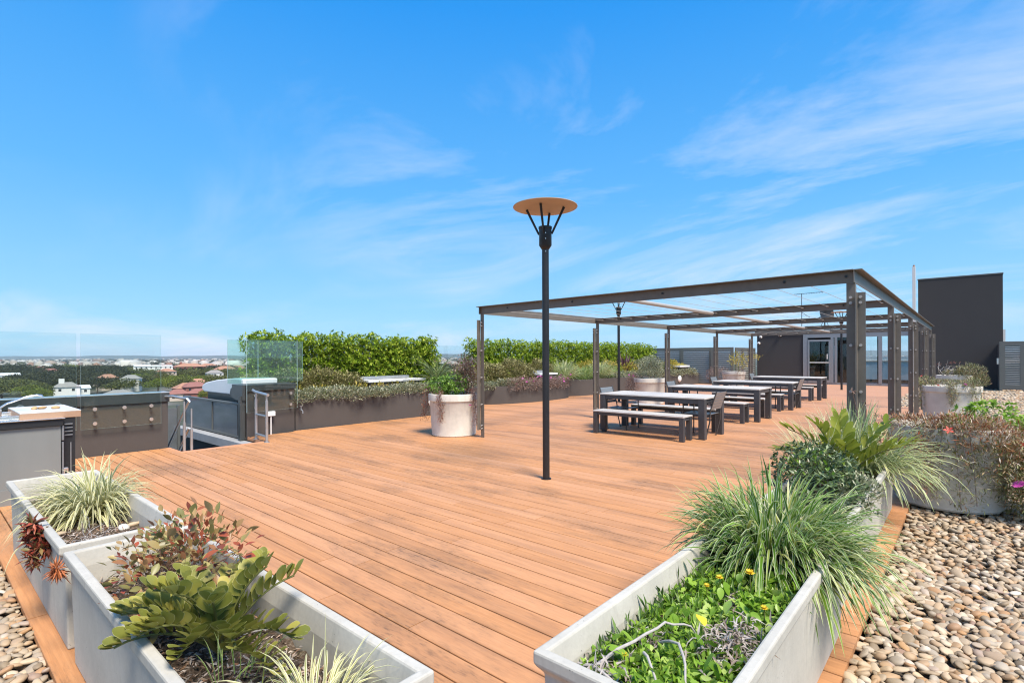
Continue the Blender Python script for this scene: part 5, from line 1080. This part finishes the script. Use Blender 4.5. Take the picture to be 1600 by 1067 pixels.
# --- big pot with pigface mass
c = (-.17, 7.02)
pf = plant('pigface_plant', 'dense rust and olive pigface pouring over the right of the large pot', 'plant', (c[0], c[1], 0))
cs_r = [((.12, -.32, .83), (.34, .24, .11)), ((.32, -.28, .72), (.26, .30, .18)), ((.45, -.22, .55), (.26, .30, .24)), ((.62, -.05, .62), (.30, .36, .24)), ((-.25, -.25, .83), (.30, .2, .06))]
foliage(pf, 'rust_leaves', cs_r, 7600, .055, 'pigface_red', w=.15, inner=.3, zb=.15)
foliage(pf, 'leaves', [((.40, -.36, .50), (.26, .24, .28)), ((.54, -.30, .32), (.26, .26, .26)), ((.72, -.15, .38), (.30, .34, .32)), ((.62, -.2, .14), (.26, .26, .16)), ((.85, .1, .5), (.3, .4, .4))], 10500, .055, 'pigface_leaf', w=.17, inner=.3, zb=.2)
for a_, z_, n_, m_, s_1 in ((-.05, .12, 420, 'pigface_leaf', .05), (-.22, .22, 420, 'pigface_red', .05), (-.42, .40, 300, 'pigface_red', .05), (.12, .05, 360, 'pigface_leaf', .05), (.34, .10, 420, 'pigface_leaf', .06), (-.33, .10, 260, 'pigface_leaf', .05), (.2, .5, 300, 'pigface_red', .05)):
    pth = potpt((0, 0), .50, a_, z_); trail(pf, 'trail', pth, n_, s_1*.8, .055, m_, .16)
flowers(pf, [(.50, -.56, .36)], .055, 'petal_pink', 16); flowers(pf, [(.02, -.55, .80), (.55, -.5, .72)], .05, 'petal_red', 5)
gb = plant('leafy_plant', 'bright green small leaved sprays behind the pigface mass', 'plant', (c[0], c[1], .8)); foliage(gb, 'leaves', [((.32, .22, .14), (.24, .14, .10)), ((.62, .10, .02), (.26, .2, .10)), ((.15, .15, .03), (.2, .15, .06)), ((.85, .1, -.03), (.2, .2, .1))], 1300, .055, 'weed_leaf', w=.5, zb=.6, ros=5)
# ================================================================== TROUGH PLANTING
# striped grass in the far left trough
tuft('striped_grass', 'cream striped arching grass clump in the trough by the barbecue', (-4.72, .86, .39), 560, .43, .015, 'blade_cream', spread=.11, lean=(.2, 1.6), droop=2.8, bias=(.12, -.12))
tuft('striped_grass', 'smaller cream striped grass drooping at the near corner of the left trough', (-1.50, .80, .39), 210, .27, .0095, 'blade_cream', spread=.09, lean=(.3, 1.6), droop=2.6)
tuft('striped_grass', 'low creamy grass tuft lying against the far rim of the trough', (-5.25, .85, .40), 110, .26, .012, 'blade_cream', spread=.12, lean=(.6, 1.5), droop=1.2)
for i, (x, y, s, l_) in enumerate(((-4.18, .93, .040, 'white lump of quartz at the foot of the striped grass'), (-4.22, .98, .038, 'pale rounded stone beside the quartz lump'), (-3.98, .99, .036, 'tan stone lying on the mulch in the trough'), (-3.88, .95, .042, 'flat grey stone lying in front of the tan one'), (-4.36, .62, .038, 'pale stone near the front rim under the grass'))):
    small_stone((x, y, .405), s, l_, 'pot_concrete' if i in (0, 3) else 'pebble')
def rosette(label, loc, n, L, w, mat, nm='succulent', down=0., cat='succulent', sp=.1, nros=5):
    r = plant(nm, label, cat, loc)
    for k in range(nros):
        c_ = rng.normal(0, sp, 3)*np.array([1, .4, 1]); P = np.tile(c_, (n, 1))+rng.normal(0, .006, (n, 3)); D = rdir(n, .3-down)
        link('leaf_cluster', leafmesh('leaf_cluster', P, D, L*rng.uniform(.6, 1.2, n), w, mat, .35), r)
    return r
rosette('red and green succulent hanging over the front rim of the left trough', (-3.98, .475, .50), 34, .075, .02, 'succulent_red', down=.3, sp=.055, nros=9)
rosette('dangling brownish succulent below the red one', (-3.93, .46, .36), 20, .055, .012, 'succulent_red', down=.6, sp=.045, nros=5)
rosette('orange dried plant hanging in the gap between the left troughs', (-3.42, .48, .47), 60, .07, .008, 'orange_dry', down=.9, sp=.02, nros=2)
rosette('small bright red succulent rosettes near the inner rim of the trough', (-3.72, .92, .42), 16, .05, .012, 'petal_red', sp=.05, nros=3)
dt = plant('dead_twigs', 'curled grey dead stems at the corner between the two troughs', 'dead plant', (-3.58, .80, .40)); 
def tangle(root, nm, n, R, mat, thick, zsq=.45):
    mb = MB()
    for i in range(n):
        p = rng.normal(0, R*.5, 3); p[2] = abs(p[2])*zsq; d = rdir(1)[0]; d[2] *= .4; pts = [Vector(p)]
        for k in range(5): d = unit(d+rng.normal(0, .5, 3)); d[2] -= .05; p = p+d*R*.28; p[2] = max(p[2], 0); pts.append(Vector(p))
        mb.tube(pts, [thick, thick, thick*.9, thick*.8, thick*.6, thick*.4], 5)
    return mb.build(nm, mat, root)
tangle(dt, 'stems', 26, .12, 'twig_pale', .004).scale = (.5, 1, 1); link('dry_leaves', leafmesh('dry_leaves', rng.normal(0, .06, (160, 3))*np.array([1, 1, .3])+[0, 0, .02], rdir(160), .035, .007, 'dry_leaf', .3), dt)
dt = plant('dead_twigs', 'grey dead stalks scattered over the mulch of the left trough', 'dead plant', (-3.85, .72, .395)); tangle(dt, 'stems', 20, .22, 'twig_pale', .003, .15).scale = (1, .55, 1)
# red leaved shrub
rs = plant('red_leaf_shrub', 'sprawling shrub with rust red and olive leaves in the near left trough', 'shrub', (-2.76, .80, .40))
twigs(rs, 'stems', 34, .38, .30, 'stem_brown', .0030, lean=1.0).scale = (1.15, .45, 1)
shapes = []
def big_leaf(L, w, mat, fold=.14, curl=.08, nm='leaf', wide=.55):
    rows = [(0, .06), (.14, .42), (.3, .74), (.46, .93), (wide+.06, 1.), (.80, .86), (.91, .60), (.975, .30), (1., .05)]; V = []
    if wide < .56: rows = [(0, .05), (.15, .5), (.32, .85), (.5, 1.), (.68, .84), (.85, .46), (1, .03)]
    NR = len(rows)-1
    for s, ww in rows:
        zc = -curl*L*s*s
        for c_ in (-1, 0, 1): V.append((c_*ww*w/2, s*L, zc+(abs(c_)*fold*w*ww)))
    F = [[i*3+c_, i*3+c_+1, i*3+c_+4, i*3+c_+3] for i in range(NR) for c_ in range(2)]
    uv = [(c_/2, i/NR) for i in range(NR+1) for c_ in range(3)]; return npmesh(nm, V, F, mat, uv, smooth=True)
for k in range(5): shapes.append(big_leaf(rng.uniform(.044, .062), rng.uniform(.024, .032), 'red_leaf'))
def place_leaves(root, P, D, meshes, nm='leaf', roll=.6):
    for p, d in zip(P, D):
        o = link(nm, meshes[int(rng.integers(len(meshes)))], root, p); q = Vector(d).to_track_quat('Y', 'Z'); o.rotation_mode = 'QUATERNION'
        from mathutils import Quaternion
        o.rotation_quaternion = q @ Quaternion((0, 1, 0), rng.normal(0, roll)); o.scale = (rng.uniform(.75, 1.25),)*3
P1, D1 = ell(170, np.array([-.10, .0, .11]), (.54, .24, .14), .3, -.5); P2, D2 = ell(120, np.array([.12, .05, .27]), (.42, .20, .16), .2, -.5)
P_ = np.concatenate([P1, P2]); D_2 = np.concatenate([D1, D2])+rng.normal(0, .6, P_.shape)+[0, 0, .35]
place_leaves(rs, P_[:285], unit(D_2)[:285], shapes)
foliage(rs, 'small_leaves', [((-.05, .02, .13), (.50, .23, .16)), ((.15, .05, .25), (.44, .2, .15))], 700, .038, 'red_leaf', w=.5, inner=.2, kind='stuff')
for x, y, h, l_ in ((-.36, .24, .30, 0), (.28, .22, .40, 0)): 
    pass
# zamia (cardboard palm): each leaflet an object
def zamia(label, loc, fr, mat, lm_L=.085, lm_w=.042, shapes_n=3, npair=9, stand=.5):
    r = plant('cardboard_palm', label, 'cycad', loc); ms = []
    for k in range(shapes_n): ms.append(big_leaf(lm_L*rng.uniform(.85, 1.1), lm_w*rng.uniform(.85, 1.1), mat, .10, .10, 'leaflet', .68))
    for az, el0, L, dr in fr:
        a = R_(az); d = np.array([math.cos(a)*math.cos(el0), math.sin(a)*math.cos(el0), math.sin(el0)]); p = np.zeros(3); pts = [p.copy()]; K = 10
        for k in range(K): p = p+d*L/K; pts.append(p.copy()); d = unit(d+np.array([0, 0, -dr/K*(1+k*.12)]))
        f = MB().tube([tuple(q) for q in pts], [.006]*6+[.004]*5, 6).build('frond', 'stem_green', r, True)
        for j in range(npair):
            t_ = .26+.74*j/(npair-1); i_ = min(K-1, int(t_*K)); q = pts[i_]+(pts[i_+1]-pts[i_])*(t_*K-i_) if t_ < 1 else pts[K]; tg = unit(pts[i_+1]-pts[i_]); sd = unit(np.cross(tg, [0, 0, 1.])+1e-5); upv = np.cross(sd, tg)
            for s in (-1, 1):
                dd = unit(sd*s*(.95-.45*t_)+tg*(.45+.6*t_)+upv*(stand+rng.normal(0, .14))+rng.normal(0, .10, 3)); nrm = unit(upv*.55-sd*s*.45-tg*.65+rng.normal(0, .12, 3))
                o = link('leaflet', ms[int(rng.integers(shapes_n))], f, tuple(q)); z_ = Vector(nrm); y_ = Vector(dd); x_ = y_.cross(z_).normalized(); z2 = x_.cross(y_); o.rotation_mode = 'QUATERNION'
                o.rotation_quaternion = Matrix((x_, y_, z2)).transposed().to_quaternion(); o.scale = (rng.uniform(.85, 1.12)*(1-.25*max(0, t_-.75)/.25),)*3
    return r
zamia('olive cardboard palm with thick rounded leaflets in the near left trough', (-2.12, .76, .42),
      [(262, .85, .36, .9), (285, 1.05, .36, 1.0), (238, 1.0, .38, .9), (210, .85, .40, .9), (184, 1.0, .38, .8), (320, .90, .38, .9), (348, .85, .42, .8), (18, .75, .42, .8), (55, 1.05, .38, .7), (120, 1.05, .36, .7), (300, 1.3, .38, 1.1), (250, 1.3, .36, 1.2), (3, .45, .46, .5), (222, .75, .40, .7), (150, .85, .38, .8), (196, .55, .42, .8), (335, 1.2, .40, 1.0), (275, 1.0, .34, .8), (30, 1.25, .40, .8)], 'zamia', .076, .050, 4, 12, .95)
zamia('tall bright olive cardboard palm in the trough by the pergola', (-.82, 5.35, .43),
      [(200, 1.05, .62, .7), (230, 1.2, .55, .5), (170, .75, .60, .8), (20, .85, .60, .5), (50, 1.0, .62, .4), (340, .95, .55, .6), (280, 1.1, .50, .8), (180, .35, .62, .7), (110, 1.25, .55, .4)], 'zamia_bright', .15, .055, 3, 9)
tuft('wispy_grass', 'few thin green shoots beside the gravel in the near left trough', (-1.85, .70, .43), 26, .16, .006, 'blade_green', spread=.12)
# weeds trough
wd = plant('weed_patch', 'bright green weeds covering the near end of the right trough', 'weeds', (-.79, 1.95, .40))
ms = [big_leaf(rng.uniform(.045, .07), rng.uniform(.026, .036), 'weed_leaf', .08, .15, 'leaf', .6) for _ in range(5)]
n = 290; Pn = np.column_stack([rng.uniform(-.21, .21, n), rng.uniform(-.50, .75, n), rng.uniform(.0, .09, n)]); Dn = rdir(n, .8); place_leaves(wd, Pn, Dn, ms)
n = 5200; Pn = np.column_stack([rng.uniform(-.22, .22, n), rng.uniform(-.54, .85, n), rng.uniform(-.015, .07, n)]); Dn = rdir(n, .8); setp(link('small_leaves', leafmesh('small_leaves', Pn, Dn, rng.uniform(.022, .05, n), rng.uniform(.012, .024, n), 'weed_leaf', .2), wd), kind='stuff')
link('blades', blades('blades', (0, .1, -.01), 120, .12, .006, 'blade_green', spread=.17, lean=(0, .8), droop=.8), wd)
for x, y, z_, s in ((-.74, 2.46, .55, .024), (-.86, 2.42, .51, .018), (-.88, 2.32, .50, .016), (-.62, 2.24, .51, .018), (-.90, 1.62, .49, .013)):
    fl_ = plant('dandelion', {(.024): 'largest yellow dandelion flower, nearest the grass clump', (.016): 'half closed yellow flower low among the weeds', (.013): 'tiny yellow flower bud near the dead branch'}.get(s, 'yellow dandelion flower close to the outer rim of the trough' if x > -.7 else 'small yellow flower behind the low one'), 'flower', (x, y, z_))
    k = 26; a = np.linspace(0, 12.56, k, endpoint=False); D = np.stack([np.cos(a), np.sin(a), np.where(np.arange(k) < k//2, .12, .8)], 1); link('petals', leafmesh('petals', np.zeros((k, 3)), D, s, s*.35, 'petal_yellow', .1), fl_); MB().tube([(0, 0, 0), (.004, .004, -.13)], .002, 5).build('stem', 'stem_green', fl_)
sg = plant('finger_succulent', 'upright green finger succulents along the inner wall of the right trough', 'succulent', (-.985, 2.35, .41))
for k in range(13):
    y_ = -.75+k*.13+rng.uniform(-.03, .03); n_ = 26; P = np.column_stack([rng.normal(0, .022, n_)+.0, y_+rng.normal(0, .03, n_), rng.uniform(0, .07+.05*(k > 8), n_)]); D = rdir(n_, 1.3); link('leaf_cluster', leafmesh('leaf_cluster', P, D, rng.uniform(.04, .075, n_), .013, 'succulent_green', .4), sg)
sg = plant('finger_succulent', 'green pointed succulents under the edge of the grass clump', 'succulent', (-.75, 2.62, .40))
for k in range(16):
    n_ = 20; cxx, cyy = rng.uniform(-.22, .22), rng.uniform(-.22, .12); P = np.column_stack([cxx+rng.normal(0, .015, n_), cyy+rng.normal(0, .015, n_), rng.uniform(.0, .05, n_)]); link('leaf_cluster', leafmesh('leaf_cluster', P, rdir(n_, .9), rng.uniform(.05, .085, n_), .015, 'succulent_green', .4), sg)
db = plant('dead_branch', 'pale twisted dead branch arching over the weeds', 'dead plant', (-.86, 1.62, .42))
for pts, r0 in (([(-.12, -.10, .03), (-.02, .05, .10), (.02, .20, .13), (.08, .30, .09), (.10, .32, .02)], .008), ([(.02, .02, .09), (.10, -.06, .08), (.20, -.12, .03)], .007), ([(-.02, .22, .04), (.10, .14, .09), (.18, .0, .06), (.24, -.10, .02)], .008), ([(-.16, -.12, .05), (-.05, -.13, .08), (.06, -.17, .04)], .009)): (lambda Q: MB().tube(Q, [r0*(.78-.5*i/len(Q)) for i in range(len(Q))], 8).build('branch', 'twig_pale', db, True))([tuple(Vector(pts[j]).lerp(Vector(pts[j+1]), f)+Vector(rng.normal(0, .006, 3))) for j in range(len(pts)-1) for f in (0, .33, .66)]+[pts[-1]])
for lab_, lc, R__, nn in (('curled brown and grey dead leaves at the near corner of the right trough', (-.93, 1.50, .43), .10, 300), ('shaggy heap of grey dead leaves against the outer rim', (-.66, 1.98, .45), .11, 420), ('small grey dead tuft beside the inner wall', (-.93, 1.85, .42), .06, 170), ('dead grey tuft between the yellow flowers', (-.79, 2.38, .43), .04, 110)):
    dd_ = plant('dead_leaves', lab_, 'dead plant', lc); P = rng.normal(0, R__*.55, (nn, 3))*np.array([.8, 1.4, .45]); P[:, 2] = np.abs(P[:, 2]); link('leaves', leafmesh('leaves', P, rdir(nn, .2), rng.uniform(.03, .06, nn), .009, 'dry_leaf', .4, curl=.5), dd_); tangle(dd_, 'stems', 8, R__*.8, 'twig_pale', .003)
ol = setp(link('fallen_leaf', big_leaf(.06, .045, 'petal_yellow', .15, .2), None, (-.74, 1.93, .52)), 'fallen orange yellow leaf resting on the dead leaves', 'leaf'); ol.rotation_euler = (.5, .3, 1)
# big striped liriope clump
bgc = plant('striped_grass', 'largest green and white striped grass clump arching over the right trough', 'grass', (-.80, 3.03, .42))
link('blades', blades('blades', (0, 0, 0), 880, .46, .018, 'blade_green', spread=.21, lean=(.1, 1.5), droop=2.8, bias=(.03, -.10)), bgc)
link('pale_blades', blades('pale_blades', (.12, .02, 0), 300, .48, .017, 'blade_pale', spread=.18, lean=(.3, 1.4), droop=2.8, bias=(.16, -.05)), bgc)
link('low_blades', blades('low_blades', (0, -.05, 0), 300, .42, .018, 'blade_green', spread=.22, lean=(.5, 1.5), droop=1.3), bgc)
tuft('striped_grass', 'pale striped grass leaning over the outer rim by the large pot', (-.72, 5.85, .42), 430, .60, .016, 'blade_pale', spread=.18, lean=(.2, 1.4), droop=2.4, bias=(.18, -.12))
tuft('striped_grass', 'upright yellow green grass rising before the pergola post', (-.90, 6.15, .42), 170, .58, .016, 'blade_pale', spread=.14, lean=(0, .7), droop=.9)
tuft('striped_grass', 'thin yellowed grass leaning towards the deck in the second trough', (-1.02, 5.4, .42), 130, .55, .011, 'blade_cream', spread=.12, lean=(.1, 1.1), droop=1.1, bias=(-.25, 0))
dk = plant('leafy_shrub', 'glossy dark small leaved shrub between the two big grass clumps', 'shrub', (-.86, 4.55, .43))
foliage(dk, 'leaves', [((-.05, .1, .14), (.34, .42, .24)), ((.12, -.35, .08), (.26, .3, .18)), ((-.12, .5, .16), (.26, .3, .20))], 4200, .044, 'dark_leaf', w=.45, zb=.6, ros=5)
foliage(dk, 'new_leaves', [((-.05, .0, .24), (.2, .3, .1)), ((.1, -.3, .16), (.15, .15, .1))], 120, .045, 'weed_leaf', w=.45)
gc = plant('leafy_shrub', 'grey edged small leaved plant on the outer rim of the second trough', 'shrub', (-.62, 4.35, .46)); foliage(gc, 'leaves', [((0, .15, .05), (.14, .5, .10))], 700, .04, 'grey_leaf', w=.4)
rd = plant('red_stem_plant', 'thin reddish plant sprawling at the far end of the second trough', 'plant', (-.72, 6.25, .45)); twigs(rd, 'twigs', 22, .45, .34, 'stem_brown', .004, lean=1.1); foliage(rd, 'leaves', [((.05, .05, .20), (.42, .2, .16))], 430, .045, 'red_leaf', w=.3, inner=.2)
bs = plant('bare_stems', 'tall bare stems with seed heads beside the first pergola post', 'plant', (-.84, 6.3, .45))
mb = MB()
for pts in ([(0, 0, 0), (.02, 0, .3), (-.02, 0, .52), (-.06, 0, .70)], [(.03, 0, .0), (.06, 0, .25), (.06, 0, .55)], [(.01, 0, .2), (-.07, 0, .33), (-.12, 0, .42)], [(.06, 0, .3), (.13, 0, .40), (.15, 0, .47)], [(-.01, 0, .45), (.05, .02, .60)], [(-.10, 0, 0), (-.15, 0, .2), (-.13, 0, .42)]): mb.tube(pts, [.005, .004, .003, .0025][:len(pts)], 5)
mb.build('stems', 'stem_brown', bs); setp(link('seed_heads', leafmesh('seed_heads', np.array([(-.06, 0, .70)]*10+[(.06, 0, .55)]*5+[(.15, 0, .47)]*8+[(-.12, 0, .42)]*5+[(.05, .02, .6)]*4), rdir(32), .045, .012, 'brown_trail', .3), bs), kind='stuff')
# ================================================================== AIR
m, t = newmat('haze'); v_ = N(t, 'ShaderNodeVolumePrincipled'); v_.inputs['Color'].default_value = (.80, .90, 1, 1); v_.inputs['Density'].default_value = 6.5e-5; v_.inputs['Anisotropy'].default_value = .0
t.links.new(v_.outputs[0], N(t, 'ShaderNodeOutputMaterial').inputs['Volume']); M['haze'] = m
setp(MB().box(-11000, 11000, -11000, 11000, GZ-2, 95).build('haze', 'haze'), kind='stuff')
